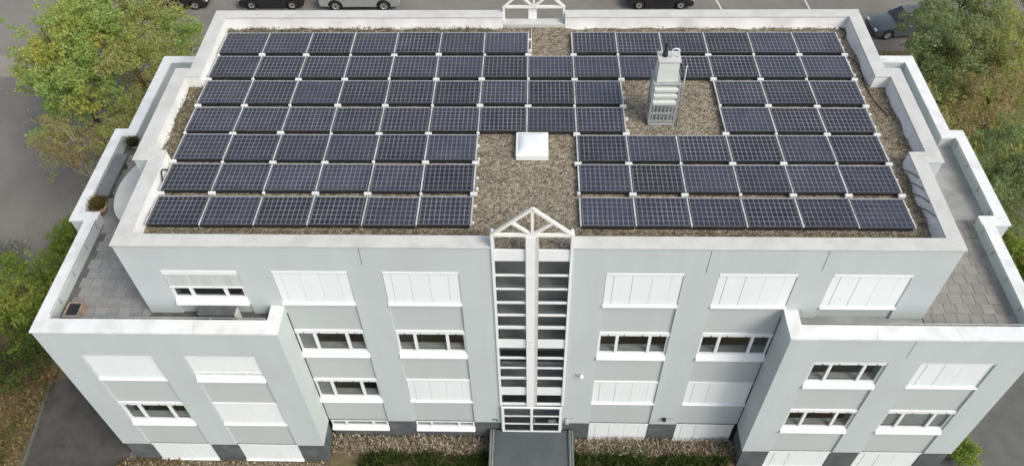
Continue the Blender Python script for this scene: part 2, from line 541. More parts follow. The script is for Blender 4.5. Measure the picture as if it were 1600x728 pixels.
for side in (-1, 1):
    def mm(c):
        return c if side < 0 else mirror(c)
    # lower block: walls (front facade comes from the facade builder)
    inn = inset_chain(CL, CLw)
    bm = bmesh.new()
    bmp = bmesh.new()
    for i in range(len(CL) - 1):
        if i == 1:
            continue
        o_, n_ = list(CL), list(inn)
        if i == 2:                     # starts behind the facade wall
            o_[2] = (-T1, -D + 0.5)
            n_[2] = (n_[3][0], -D + 0.5)
        if i == 0:
            o_[1] = (-B, -D + 0.5)
            n_[1] = (n_[0][0], -D + 0.5)
        b1, b2 = (bmesh.new(), bmesh.new()) if i == 0 else (bm, bmp)
        strip(b1, mm(o_), mm(n_), i, ZP, ZT - 0.07, side > 0)
        po = inset_chain(o_, [0.05] * len(CLw)) if i != 0 else [(-B - 0.05, 0), (-B - 0.05, -D + 0.5)] + o_[2:]
        strip(b2, mm(po), mm(n_), i, 0, ZP - 0.002, side > 0)
        if i == 0:
            obj('wall', b1, M_WALL, BL)
            obj('plinth', b2, M_PLINTH, BL)
    obj('wall', bm, M_WALL, BL)
    obj('plinth', bmp, M_PLINTH, BL)
    # white copings, one per run, hairline joints between
    co_o = [(x, y) for x, y in inset_chain(CL, [-0.035] * len(CLw))]
    co_i = inset_chain(CL, [w + 0.02 for w in CLw])
    co_o[0] = (co_o[0][0], -0.004); co_i[0] = (co_i[0][0], -0.004)
    for i in range(len(CL) - 1):
        bm = bmesh.new()
        if i in (1, 2, 5, 7):            # long runs: shorter lengths with open joints
            a0, a1, b0, b1 = (Vector(v) for v in (co_o[i], co_o[i + 1], co_i[i], co_i[i + 1]))
            L = (a1 - a0).length
            k = max(2, round(L / 3.0))
            for j in range(k):
                d = 0.004 / L
                t0, t1 = j / k + (d if j else 0), (j + 1) / k - (d if j < k - 1 else 0)
                bmj = bmesh.new()
                oo = [tuple(a0.lerp(a1, t0)), tuple(a0.lerp(a1, t1))]
                ii = [tuple(b0.lerp(b1, t0)), tuple(b0.lerp(b1, t1))]
                strip(bmj, mm(oo), mm(ii), 0, ZT - 0.07, ZT, side > 0)
                obj('coping', bmj, M_COPW, BL)
            bm.free()
            continue
        strip(bm, mm(co_o), mm(co_i), i, ZT - 0.07, ZT, side > 0)
        obj('coping', bm, M_COPW, BL)
    # upper block walls and parapet
    inn = inset_chain(CU, CUw)
    bm = bmesh.new()
    for i in range(1, len(CU) - 1):
        o_, n_ = list(CU), list(inn)
        if i == 1:
            o_[1] = (-U1, 0.42); n_[1] = (n_[2][0], 0.42)
        strip(bm, mm(o_), mm(n_), i, 8.9, ZR - 0.06, side > 0)
    obj('wall', bm, M_WALL, BL)
    # membrane on the inner parapet faces
    bm = bmesh.new()
    i0 = inset_chain(CU, [w + 0.003 for w in CUw])
    i1 = inset_chain(CU, [w + 0.05 for w in CUw])
    i2 = inset_chain(CU, [w + 0.012 for w in CUw])
    for i in range(len(CU) - 1):
        A0, A1, C0, C1, T0, T1_ = (Vector(v) for v in (i0[i], i0[i + 1], i1[i], i1[i + 1], i2[i], i2[i + 1]))
        K = max(2, int((A1 - A0).length / 0.35))
        dirn = (C0 - A0) if abs((C0 - A0).dot(A1 - A0)) < 1e-4 else None
        nv = Vector(((A1 - A0).y, -(A1 - A0).x)).normalized()
        prev = None
        for k in range(K + 1):
            u = k / K
            wob = 0.0 if k in (0, K) else max(0.0, 0.05 + 0.05 * math.sin(k * 1.3 + i) + random.uniform(-0.04, 0.05))
            base = C0.lerp(C1, u) + nv * wob
            mid = C0.lerp(C1, u) * 0.6 + T0.lerp(T1_, u) * 0.4 + nv * wob * 0.25
            top = T0.lerp(T1_, u)
            row = [bm.verts.new((sgx * v.x, v.y, z)) for sgx, v, z in ((1 if side < 0 else -1, base, ZRF + 0.004), (1 if side < 0 else -1, mid, ZRF + 0.10 + random.uniform(-0.02, 0.02)), (1 if side < 0 else -1, top, ZR - 0.065))]
            if prev:
                for j in range(2):
                    f = bm.faces.new((prev[j], row[j], row[j + 1], prev[j + 1]))
                    f.smooth = True
            prev = row
    obj('parapet_membrane', bm, M_PARIN, BL)
    o_ = inset_chain(CU, [-0.04] * len(CUw))
    i_ = inset_chain(CU, [w + 0.03 for w in CUw])
    for i in range(len(CU) - 1):
        bm = bmesh.new()
        strip(bm, mm(o_), mm(i_), i, ZR - 0.06, ZR, side > 0)
        bevel(bm, 0.008)
        obj('roof_coping', bm, M_COPG, BL)

# slabs
bm = bmesh.new()
ro = [(-U1, 0), (U1, 0), (U1, YU1), (U2, YU1), (U2, YU2), (U3, YU2), (U3, YU3), (-U3, YU3), (-U3, YU2), (-U2, YU2), (-U2, YU1), (-U1, YU1)]
rin = [(x - math.copysign(0.2, x), min(max(y, 0.2), YU3 - 0.2)) for x, y in ro]
prism(bm, rin, 11.86, ZRF)
obj('roof_gravel_bed', bm, M_GRAVEL, BL)
for side in (-1, 1):
    poly = [(-T1 + 0.2, -D + 0.3), (-B - 0.2, -D + 0.3), (-B - 0.2, 0.2), (-U1 + 0.25, 0.2), (-U1 + 0.25, 12.3), (-B - 0.2, 12.3), (-B - 0.2, YT3 - 0.2), (-T3 + 0.2, YT3 - 0.2), (-T3 + 0.2, YT2 - 0.1), (-T2 + 0.2, YT2 - 0.1), (-T2 + 0.2, YT1 + 0.2), (-T1 + 0.2, YT1 + 0.2)]
    if side > 0:
        poly = mirror(poly)[::-1]
    bm = bmesh.new()
    prism(bm, poly, 8.78, ZTF - 0.03)
    tf = obj('terrace_floor', bm, M_TSLAB if side < 0 else M_TSLAB2, BL)
    # pavers
    tw = 0.42
    shared = [new_mesh('paver', bx(-tw / 2 + 0.006, tw / 2 - 0.006, -tw / 2 + 0.006, tw / 2 - 0.006, 0, 0.035, 0.003)) for _ in range(5)]
    for k in range(5):
        shared[k].materials.append((M_TILES if side < 0 else M_TILESB)[k])
    hs_ = 0.30
    sharedh = [new_mesh('paver', bx(-hs_ / 2 + 0.01, hs_ / 2 - 0.01, -tw / 2 + 0.006, tw / 2 - 0.006, 0, 0.035, 0.003)) for _ in range(5)]
    for k in range(5):
        sharedh[k].materials.append((M_TILES if side < 0 else M_TILESB)[k])
    rows_y = [(-D + 0.5 + 0.21 + tw * j) for j in range(12 if side > 0 else 20)]
    for j, yy in enumerate(rows_y):
        xin = U1 if yy < YU1 - 0.3 else U2
        xo = 16.13 if yy < YT1 + 0.1 else 16.70
        if yy < -0.3:
            xin = B + 0.45
        x = xin + 0.02 + (0.30 if (j % 2) else 0.0)
        if j % 2:
            oo = obj('paver', sharedh[rng.integers(5)], None, tf, (side * (xin + 0.02 + 0.15), yy, ZTF - 0.032 + rng.uniform(0, 0.005)))
        while x + tw <= xo + 0.02:
            oo = obj('paver', shared[rng.integers(5)], None, tf, (side * (x + tw / 2), yy, ZTF - 0.032 + rng.uniform(0, 0.006)))
            oo.rotation_euler = (0, 0, rng.normal(0, 0.004))
            x += tw
# interior: slabs and a cross wall so the rooms read as rooms
for z in (2.15, 5.45, 8.5):
    obj('floor_slab', bx(-16.1, 16.1, 0.45, 12.0, z - 0.2, z), M_INT, BL)
for sgn in (-1, 1):
    obj('partition_wall', bx(min(sgn * 1.5, sgn * 16.1), max(sgn * 1.5, sgn * 16.1), 3.2, 3.35, 0.1, 8.3), M_INT, BL)
    for x in (5.33, 8.89, 12.45):
        obj('partition_wall', bx(sgn * x - 0.06, sgn * x + 0.06, 0.55, 3.19, 0.1, 8.3), M_INT, BL)

# ---- facades with openings
SPR = 0.06


def facade(x0, x1, y, t, z0, z1, cols, rows, low_recess=True, top_recess=False, wall_top=None):
    """piers between the window columns, spandrels set back by SPR"""
    bw = bmesh.new()
    xs = [x0] + [v for c in cols for v in c] + [x1]
    for i in range(0, len(xs), 2):
        if xs[i + 1] - xs[i] > 0.02:
            box(bw, xs[i], xs[i + 1], y, y + t, z0, z1)
    for c in cols:
        zz = [z0] + [v for r in rows for v in r] + [z1]
        for k in range(0, len(zz), 2):
            if zz[k + 1] - zz[k] < 0.02:
                continue
            last = k == len(zz) - 2
            if last and not top_recess:
                box(bw, c[0], c[1], y, y + t, zz[k], zz[k + 1])
            else:
                obj('spandrel', bx(c[0], c[1], y + SPR, y + t, zz[k], zz[k + 1]), M_SPAN, BL)
    obj('wall', bw, M_WALL, BL)


def colspan(i, sgn, clip=None):
    a, b = WC[i] - HW, WC[i] + HW
    if clip:
        b = min(b, clip)
    return (a, b) if sgn > 0 else (-b, -a)


R2, R3, R4 = (3.07, 4.77), (6.38, 8.05), (9.62, 11.40)
RB2, RB3 = (3.16, 4.84), (6.46, 8.12)
for sgn in (-1, 1):
    cols = sorted([colspan(0, sgn), colspan(1, sgn)])
    xa, xb = (SX, B - 0.001) if sgn > 0 else (-B + 0.001, -SX)
    # widen the outermost column to meet the bay wall exactly
    facade(xa, xb, 0.0, 0.42, ZP, 9.06, cols, [R2, R3], top_recess=True)
    cols = sorted([colspan(0, sgn), colspan(1, sgn), colspan(2, sgn)])
    xa, xb = (SX, U1) if sgn > 0 else (-U1, -SX)
    facade(xa, xb, 0.0, 0.42, 9.06, ZR - 0.06, cols, [R4])
    cols = sorted([colspan(2, sgn), colspan(3, sgn)])
    xa, xb = (B, T1) if sgn > 0 else (-T1, -B)
    facade(xa, xb, -D, 0.5, ZP, ZT - 0.07, cols, [RB2, RB3])
    # plinth: main and bay, openings for the lowest windows
    bm = bmesh.new()
    for (x0, x1, y, cc, zz) in ((SX, B - 0.06, 0.05, (colspan(0, 1), colspan(1, 1, B - 0.06)), (0.72, 1.44) if sgn < 0 else (0.04, 1.44)),
                                (B + 0.05, T1 - 0.05, -D + 0.05, (colspan(2, 1), colspan(3, 1)), (0.04, 1.46))):
        xs = [x0] + [v for c in cc for v in c] + [x1]
        for i in range(0, len(xs), 2):
            if xs[i + 1] - xs[i] > 0.02:
                a, b = xs[i], xs[i + 1]
                box(bm, min(sgn * a, sgn * b), max(sgn * a, sgn * b), y, y + 0.37, 0, ZP - 0.002)
        for c in cc:
            a, b = min(sgn * c[0], sgn * c[1]), max(sgn * c[0], sgn * c[1])
            box(bm, a, b, y, y + 0.37, 0, zz[0])
            box(bm, a, b, y, y + 0.37, zz[1], ZP - 0.002)
    obj('plinth', bm, M_PLINTH, BL)

# ---- windows
WCACHE = {}


def wmesh(key, fn):
    if key not in WCACHE:
        WCACHE[key] = new_mesh(key[0], fn())
    return WCACHE[key]


def sill_bm(w, z_in, z_out, y_in, y_out):
    bm = bmesh.new()
    pr = [(y_out, z_out - 0.05), (y_out, z_out), (y_in, z_in), (y_in, z_out - 0.05)]
    a = [bm.verts.new((-w / 2, y, z)) for y, z in pr]
    b = [bm.verts.new((w / 2, y, z)) for y, z in pr]
    bm.faces.new(a); bm.faces.new(list(reversed(b)))
    for k in range(4):
        bm.faces.new((a[k], b[k], b[(k + 1) % 4], a[(k + 1) % 4]))
    return bm


def frame_bm(w, z0, z1, ms, y0, y1, t=0.07):
    bm = bmesh.new()
    box(bm, -w / 2, w / 2, y0, y1, z1 - t, z1)
    box(bm, -w / 2, w / 2, y0, y1, z0, z0 + t)
    xs = [-w / 2] + [v for m_ in ms for v in (m_ - t * 0.75, m_ + t * 0.75)] + [w / 2]
    box(bm, -w / 2, -w / 2 + t, y0, y1, z0 + t, z1 - t)
    box(bm, w / 2 - t, w / 2, y0, y1, z0 + t, z1 - t)
    for m_ in ms:
        box(bm, m_ - t * 0.75, m_ + t * 0.75, y0 - 0.01, y1, z0 + t, z1 - t)
    return bm


def window(kind, cx, y, za, zb, frac=0.42, w=2.44, curtain=None):
    h = zb - za
    W_ = empty('window', (cx, y, za), BL)
    k = (kind, round(h, 2), round(w, 2), frac)

    def part(nm, fn, mt, extra=0, loc=None):
        me = wmesh((nm,) + k + (extra,), fn)
        return obj(nm, me, mt, W_, loc)
    ms = (-w / 2 + 0.265 * w, -w / 2 + 0.735 * w)
    if kind in ('closed', 'ground'):
        hh = 0.10
        part('shutter_box', lambda: bx(-w / 2, w / 2, -0.02, 0.13, h - hh, h, 0.006), M_WHITE)
        edges = [0, .105, .35, .605, .855, 1]
        sh = 0.09 if kind == 'closed' else 0.03
        for i in range(5):
            a, b = -w / 2 + edges[i] * w + 0.004, -w / 2 + edges[i + 1] * w - 0.004
            dy = (0.022 if i in (0, 4) else 0.008 + 0.006 * (i % 2))
            part('shutter_panel', lambda: bx(a, b, dy, dy + 0.025, sh, h - hh - 0.001, 0.004), M_SHUT, i)
        part('shutter_backing', lambda: bx(-w / 2, w / 2, 0.085, 0.12, sh, h - hh - 0.001), M_SHUTG)
        if kind == 'closed':
            part('sill', lambda: sill_bm(w + 0.02, 0.085, 0.05, 0.05, -0.06), M_WHITE)
        else:
            part('sill', lambda: bx(-w / 2 - 0.01, w / 2 + 0.01, -0.06, 0.08, -0.01, 0.028), M_WHITE)
        return W_
    if kind == 'low':
        hh, sh, yf = 0.06, 0.22, 0.02
    else:
        hh, sh, yf = 0.20, 0.30, 0.03
    part('shutter_box', lambda: bx(-w / 2, w / 2, -0.02, yf + 0.06, h - hh, h, 0.006), M_WHITE)
    part('sill', lambda: sill_bm(w + 0.02, sh, 0.07, yf, -0.11), M_WHITE)
    top = h - hh - 0.002
    if kind == 'half':
        zs = h - hh - frac * (h - hh)
        edges = [0, .105, .35, .605, .855, 1]
        for i in range(5):
            a, b = -w / 2 + edges[i] * w + 0.004, -w / 2 + edges[i + 1] * w - 0.004
            part('shutter_panel', lambda: bx(a, b, 0.0, 0.02, zs, h - hh - 0.001, 0.004), M_SHUTG if frac < 0.6 else M_SHUT, i)
        part('shutter_rail', lambda: bx(-w / 2, w / 2, -0.015, 0.026, zs - 0.09, zs - 0.001, 0.006), M_WHITE)
    part('frame', lambda: frame_bm(w, sh, top, ms, yf, yf + 0.08), M_WHITE)
    xs = [-w / 2 + 0.07, ms[0] - 0.053, ms[0] + 0.053, ms[1] - 0.053, ms[1] + 0.053, w / 2 - 0.07]
    for i in range(3):
        part('pane', lambda: bx(xs[2 * i] + 0.001, xs[2 * i + 1] - 0.001, yf + 0.035, yf + 0.045, sh + 0.071, top - 0.071), M_GLASS, i)
    if kind in ('open', 'blind'):
        part('window_board', lambda: bx(-w / 2, w / 2, yf + 0.09, yf + 0.30, sh + 0.10, sh + 0.14), M_WHITE)
        for i, f in enumerate((0.13, 0.36, 0.62, 0.87)):
            part('bracket', lambda: bx(-w / 2 + f * w - 0.012, -w / 2 + f * w + 0.012, -0.035, -0.021, h - hh + 0.01, h - hh + 0.08), M_BLACK, i)
    if curtain is not None:
        i = curtain
        part('curtain', lambda: bx(xs[2 * i] + 0.012, xs[2 * i + 1] - 0.012, yf + 0.084, yf + 0.089, sh + 0.145, top - 0.05), M_INT, i)
    if kind in ('blind', 'low'):
        for i in range(3):
            part('blind', lambda: bx(xs[2 * i] + 0.012, xs[2 * i + 1] - 0.012, yf + 0.084, yf + 0.089, sh + (0.05 if kind == 'low' else 0.145), top - 0.05), M_BLIND, i)
    return W_


# top floor, then third, second and ground floor of the recessed middle
window('half', -WC[2], 0, *R4, frac=0.40)
for x in (-WC[1], -WC[0], WC[0], WC[1], WC[2]):
    window('closed', x, 0, *R4)
for x, cu in ((-WC[1], 0), (-WC[0], None), (WC[0], None), (WC[1], None)):
    window('open', x, SPR * 0.6, *R3, curtain=cu)
window('open', -WC[1], SPR * 0.6, *R2, curtain=0)
for x in (-WC[0], WC[0], WC[1]):
    window('closed', x, SPR * 0.6, *R2)
window('low', -WC[1], 0.05, 0.725, 1.435, w=2.36)
window('low', -WC[0], 0.05, 0.725, 1.435, w=2.42)
window('ground', WC[0], 0.05, 0.045, 1.435, w=2.42)
window('ground', WC[1] - 0.03, 0.05, 0.045, 1.435, w=2.34)
# bays
window('closed', -WC[3], -D + SPR * 0.6, *RB3)
window('half', -WC[2], -D + SPR * 0.6, *RB3, frac=0.60)
window('open', -WC[3], -D + SPR * 0.6, *RB2)
window('closed', -WC[2], -D + SPR * 0.6, *RB2)
window('open', WC[2], -D + SPR * 0.6, *RB3)
window('closed', WC[3], -D + SPR * 0.6, *RB3)
window('open', WC[2], -D + SPR * 0.6, *RB2)
window('blind', WC[3], -D + SPR * 0.6, *RB2)
for x in (-WC[3], -WC[2], WC[2], WC[3]):
    window('ground', x, -D + 0.05, 0.045, 1.455, w=2.42)
# expansion joints in the render
for x, z0, z1 in ((5.45, 11.42, 12.55), (9.0, 11.6, 12.55)):
    obj('render_joint', bx(x - 0.008, x + 0.008, -0.004, 0.002, z0, z1), M_PLINTH, BL)
obj('render_joint', bx(-7.0 + 1.65, -7.0 + 1.665, -0.004, 0.002, 11.75, 12.55), M_PLINTH, BL)
obj('render_joint', bx(12.36, 12.376, -D - 0.004, -D + 0.002, 8.4, 9.4), M_PLINTH, BL)

# ---- stair glazing strip
SG = empty('stair_glazing', (0, 0, 0), BL)
panes = [(10.45, 9.83), (9.69, 9.10), (8.97, 8.37), (8.21, 7.66), (7.50, 6.95), (6.74, 6.12), (5.53, 4.98), (4.81, 4.28), (4.14, 3.59), (3.40, 2.83), (2.21, 1.64)]
panes = [(b + ZP - 0.02, a + ZP + 0.025) for a, b in panes]
ya, yb = 0.03, 0.14
for sgn in (-1, 1):
    # edge post
    a, b = sgn * 1.17, sgn * (SX - 0.004)
    obj('post', bx(min(a, b), max(a, b), -0.045, 0.30, 2.96, 13.16), M_WHITE, SG)
    prev = 12.51
    for (z0, z1) in panes + [(None, 2.96)]:
        x0, x1 = (0.205, 1.169) if sgn > 0 else (-1.169, -0.205)
        zz = z1
        thick = prev - zz
        if thick > 0.01:
            obj('transom', bx(x0, x1, -0.012 if thick < 0.3 else 0.0, 0.035, zz + 0.001, prev - 0.001, 0.004), M_WHITE, SG)
        if z0 is None:
            break
        obj('pane', bx(x0 + 0.002, x1 - 0.002, 0.012, 0.022, z0, z1), M_SGLASS, SG)
        prev = z0
obj('central_fin', bx(-0.2, 0.085, -0.07, 0.2, 2.97, 13.17, 0.006), M_WHITE, SG)
obj('fin_cheek', bx(0.087, 0.2, -0.03, 0.2, 2.97, 13.17, 0.006), M_COPG, SG)
for z in (11.2, 7.15, 7.55):
    obj('fin_joint', bx(-0.195, 0.08, -0.074, -0.068, z, z + 0.012), M_STEEL, SG)
# upstand behind and roof closing
obj('upstand', bx(-1.16, 1.16, 0.04, 0.20, 11.9, 12.34), M_COPG, BL)
# stair hall behind the glass: landings, flights and back wall
for z in (2.15, 3.8, 5.45, 7.1, 8.76, 10.2):
    obj('landing', bx(-1.16, 1.16, 0.42, 0.94, z - 0.15, z), M_DARKIN, BL)
obj('stair_wall', bx(-1.2, 1.2, 0.95, 1.05, 0.1, 11.8), M_DARKIN, BL)

# entrance
EN = empty('entrance_door', (0, -0.12, 0.91), BL)


def ent_bar(nm, x0, x1, z0, z1, y0=0.0, y1=0.06, mt=M_WHITE):
    obj(nm, bx(x0, x1, y0, y1, z0 - 0.91, z1 - 0.91, 0.003), mt, EN)


ent_bar('frame', -1.21, -1.10, 0.92, 2.94)
ent_bar('frame', 1.10, 1.21, 0.92, 2.94)
ent_bar('frame', -1.099, 1.099, 2.86, 2.94)
ent_bar('frame', -1.099, 1.099, 0.92, 1.00)
ent_bar('meeting_stile', -0.055, 0.055, 1.001, 2.859, -0.01, 0.06)
for z in (1.60, 2.24):
    ent_bar('rail', -1.099, -0.071, z - 0.03, z + 0.03)
    ent_bar('rail', 0.071, 1.099, z - 0.03, z + 0.03)
for x0, x1 in ((-1.098, -0.072), (0.072, 1.098)):
    for z0, z1 in ((1.002, 1.568), (1.632, 2.208), (2.272, 2.858)):
        ent_bar('pane', x0, x1, z0, z1, 0.015, 0.022, M_SGLASS)
ent_bar('handle', 0.10, 0.13, 1.7, 2.1, -0.06, -0.02, M_STEEL)
obj('notice', bx(0.68, 0.98, 0.026, 0.03, 1.70, 1.95), M_BLOCK, EN).location = (0, 0.0, -0.91)
obj('reveal', bx(-1.25, -1.212, -0.02, 0.3, 0.9, 2.95), M_WALL, BL)
obj('reveal', bx(1.212, 1.25, -0.02, 0.3, 0.9, 2.95), M_WALL, BL)
# entrance bridge with low cheeks
ER = empty('entrance_bridge', (0, 0, 0))
tag(ER, 'blue-grey entrance deck leading to the glazed front door', 'walkway')
obj('deck', bx(-1.5, 1.5, -7.0, -0.02, 0.62, 0.89), M_RAMP, ER)
obj('support', bx(-1.45, 1.45, -6.9, -0.1, 0.0, 0.615), M_PLINTH, ER)
for s in (-1, 1):
    obj('cheek', bx(min(s * 1.505, s * 1.72), max(s * 1.505, s * 1.72), -7.0, -0.02, 0.0, 0.96), M_PLINTH, ER)
    obj('handrail', bx(min(s * 1.56, s * 1.585), max(s * 1.56, s * 1.585), -7.0, -0.05, 0.961, 0.985), M_STEEL, ER)
    obj('handrail', bx(min(s * 1.66, s * 1.685), max(s * 1.66, s * 1.685), -7.0, -0.05, 0.961, 0.985), M_STEEL, ER)


# ---- gable trusses over the stair glazing, front and back
def truss(y, z=12.6):
    T = empty('roof_truss', (0, y, z), BL)
    w = 0.088

    def mem(nm, p, q, ww=w, hh=w):
        bm = bmesh.new()
        bar(bm, (p[0], 0, p[1]), (q[0], 0, q[1]), ww, hh)
        obj(nm, bm, M_CREAM, T)
    mem('chord', (-1.14, 0.62), (1.14, 0.62), 0.10, 0.09)
    mem('rafter', (-1.24, 0.60), (0.0, 1.78))
    mem('rafter', (1.24, 0.60), (0.0, 1.78))
    mem('king_post', (0, 0.67), (0, 1.70), 0.09, 0.08)
    mem('brace', (-0.06, 0.68), (-0.60, 1.16), 0.08, 0.08)
    mem('brace', (0.06, 0.68), (0.60, 1.16), 0.08, 0.08)
    mem('post', (-1.215, 0.0), (-1.215, 0.60), 0.085, 0.085)
    mem('post', (1.215, 0.0), (1.215, 0.60), 0.085, 0.085)
    return T


truss(-0.0)
truss(12.42, 12.27)
obj('central_fin', bx(-0.22, 0.12, 12.46, 12.72, 2.9, 12.80), M_WHITE, BL)
obj('upstand', bx(-1.25, 1.25, 12.05, 12.45, 11.9, 12.30), M_COPG, BL)
obj('wall', bx(-1.25, 1.25, 12.46, 12.5, 0, 12.28), M_WALL, BL)
obj('wall', bx(-B, -1.26, 12.15, 12.49, 0.0, 9.0), M_WALL, BL)
obj('wall', bx(1.26, B, 12.15, 12.49, 0.0, 9.0), M_WALL, BL)

# ---- handrails inside the terrace parapets
def railing(pts, posts):
    G = empty('railing', (0, 0, 0), BL)
    bm = bmesh.new()
    tube(bm, pts, [0.018] * len(pts), 6)
    obj('rail', bm, M_STEEL, G)
    for p in posts:
        bm = bmesh.new()
        tube(bm, [(p[0], p[1], ZT - 0.25), (p[0], p[1], p[2])], [0.014, 0.014], 6)
        obj('baluster', bm, M_STEEL, G)


for s in (-1, 1):
    z = ZT + 0.035
    yf = -D + 0.57
    railing([(s * 8.85, -0.06, z), (s * 8.85, yf, z), (s * 15.98, yf, z)], [(s * x, yf, z) for x in (8.85, 9.9, 10.7, 11.6, 13.1, 14.6, 15.98)])
    railing([(s * 16.11, yf + 0.1, z), (s * 16.11, 3.75, z)], [(s * 16.11, y, z) for y in (0.2, 1.4, 2.6, 3.6)])
    railing([(s * 16.69, 4.3, z), (s * 16.69, 8.3, z)], [(s * 16.69, y, z) for y in (4.5, 5.7, 6.9, 8.1)])

# ---- small fittings on the facade
wl = empty('wall_lamp', (1.78, -0.02, 5.32), BL)
obj('bracket', bx(-0.12, 0.0, -0.05, 0.019, -0.03, 0.03), M_STEEL, wl)
bm = bmesh.new(); lathe(bm, [(0.02, -0.08), (0.075, -0.05), (0.085, 0.0), (0.06, 0.06), (0.02, 0.075)], 0.06, -0.08, 12)
obj('globe', bm, M_WHITE, wl)
wl = empty('wall_lamp', (1.45, -0.02, 1.85), BL)
obj('bracket', bx(-0.05, 0.2, -0.04, 0.019, 0.1, 0.13), M_STEEL, wl)
obj('housing', bx(-0.08, 0.05, -0.10, 0.019, -0.25, 0.08, 0.01), M_COPG, wl)
wl = empty('wall_lamp', (5.32, -0.02, 2.05), BL)
obj('bracket', bx(0.0, 0.34, -0.04, 0.019, 0.0, 0.025), M_STEEL, wl)
obj('housing', bx(-0.07, 0.07, -0.10, 0.019, -0.14, 0.03, 0.01), M_BLACK, wl)
fc = bpy.data.curves.new('house_number', 'FONT')
fc.body = '72'
fc.size = 0.26
fc.extrude = 0.006
tmp = bpy.data.objects.new('house_number_tmp', fc)
COL.objects.link(tmp)
bpy.context.view_layer.update()
me = bpy.data.meshes.new_from_object(tmp)
bpy.data.objects.remove(tmp)
me.materials.clear()
me.materials.append(M_BLACK)
hn = obj('house_number', me, M_BLACK, BL, (-1.62, -0.008, 1.62))
hn.rotation_euler = (R(90), 0, 0)

# ------------------------------------------------------------------ roof objects
# skylight
SK = empty('skylight', (-0.03, 4.88, ZRF))
tag(SK, 'white square skylight dome on the roof gravel', 'skylight')
bm = bmesh.new()
prism(bm, rect(-0.56, 0.56, -0.60, 0.60), 0, 0.24)
bevel(bm, 0.02)
obj('kerb', bm, M_WHITE, SK)
bm = bmesh.new()
g = 10
vs = [[bm.verts.new(((i / g - 0.5) * 0.98, (j / g - 0.5) * 1.06, 0.245 + 0.14 * (1 - abs(2 * i / g - 1) ** 3) ** 0.6 * (1 - abs(2 * j / g - 1) ** 3) ** 0.6)) for j in range(g + 1)] for i in range(g + 1)]
for i in range(g):
    for j in range(g):
        f = bm.faces.new((vs[i][j], vs[i + 1][j], vs[i + 1][j + 1], vs[i][j + 1])); f.smooth = True
obj('dome', bm, mat('opal_acrylic', (0.74, 0.78, 0.80), (0.70, 0.74, 0.76), rough=0.25, spec=0.5), SK)

# ventilation tower
VT = empty('ventilation_tower', (4.55, 6.45, ZRF))
tag(VT, 'tall pale metal ventilation tower with louvred front standing on roof gravel', 'vent tower')
obj('base', bx(-0.46, 0.46, -0.36, 0.36, 0, 0.10, 0.01), M_STEEL, VT)
for sx in (-1, 1):
    for sy in (-1, 1):
        obj('corner_post', bx(sx * 0.44 - 0.035, sx * 0.44 + 0.035, sy * 0.33 - 0.035, sy * 0.33 + 0.035, 0.101, 1.80), M_STEEL, VT)
obj('core', bx(-0.36, 0.36, -0.22, 0.27, 0.93, 1.79), M_STEEL, VT)
obj('side_panel', bx(-0.43, -0.395, -0.29, 0.29, 0.95, 1.79), M_PALEG, VT)
obj('side_panel', bx(0.395, 0.43, -0.29, 0.29, 0.95, 1.79), M_PALEG, VT)
for z in (0.16, 0.52, 0.88):
    for sx in (-1, 1):
        obj('cross_rail', bx(sx * 0.44 - 0.025, sx * 0.44 + 0.025, -0.294, 0.294, z, z + 0.06), M_STEEL, VT)
    obj('cross_rail', bx(-0.404, 0.404, 0.30, 0.36, z, z + 0.07), M_STEEL, VT)
    obj('cross_rail', bx(-0.404, 0.404, -0.36, -0.29, z, z + 0.07), M_STEEL, VT)
for z0 in (0.24, 0.60):
    for i in range(6):
        x = -0.33 + i * 0.132
        obj('grille_bar', bx(x - 0.02, x + 0.02, -0.33, -0.29, z0, z0 + 0.27), M_STEEL, VT)
    obj('grille_bar', bx(-0.40, 0.40, -0.30, -0.27, z0 + 0.12, z0 + 0.15), M_STEEL, VT)
obj('duct', bx(-0.2, 0.2, -0.1, 0.2, 0.101, 0.929), M_STEEL, VT)
for i, z in enumerate((0.98, 1.26, 1.54)):
    bm = bmesh.new()
    pr = [(-0.22, z + 0.22), (-0.39, z + 0.10), (-0.39, z), (-0.22, z + 0.02)]
    a = [bm.verts.new((-0.40, y, zz)) for y, zz in pr]
    b = [bm.verts.new((0.40, y, zz)) for y, zz in pr]
    bm.faces.new(a); bm.faces.new(b[::-1])
    for k in range(4):
        bm.faces.new((a[k], b[k], b[(k + 1) % 4], a[(k + 1) % 4]))
    obj('louvre', bm, M_PALEG if i != 1 else M_SHUTG, VT)
obj('cornice', bx(-0.47, 0.47, -0.38, 0.38, 1.801, 1.87, 0.008), M_STEEL, VT)
bm = bmesh.new()
a = [bm.verts.new(p) for p in ((-0.36, -0.26, 1.871), (0.36, -0.26, 1.871), (0.36, 0.32, 1.871), (-0.36, 0.32, 1.871))]
b = [bm.verts.new(p) for p in ((-0.34, -0.18, 2.62), (0.34, -0.18, 2.62), (0.34, 0.32, 2.62), (-0.34, 0.32, 2.62))]
bm.faces.new(a); bm.faces.new(b)
for k in range(4):
    bm.faces.new((a[k], a[(k + 1) % 4], b[(k + 1) % 4], b[k]))
bevel(bm, 0.01)
obj('hood', bm, M_PALEG, VT)
obj('cap', bx(-0.38, 0.38, -0.22, 0.36, 2.621, 2.70, 0.01), M_COPG, VT)
bm = bmesh.new(); lathe(bm, [(0.09, 2.701), (0.09, 2.88), (0.045, 2.92), (0.045, 3.14), (0.06, 3.15), (0.06, 3.20)], -0.14, 0.08, 12)
obj('flue', bm, M_BLACK, VT)
bm = bmesh.new(); tube(bm, [(0.06, 0.0, 2.70), (0.06, 0.0, 2.98), (0.12, 0.0, 3.05), (0.24, 0.0, 3.05), (0.30, 0.0, 2.98), (0.30, 0.0, 2.70)], [0.022] * 6, 8)
obj('hoop', bm, M_WHITE, VT)
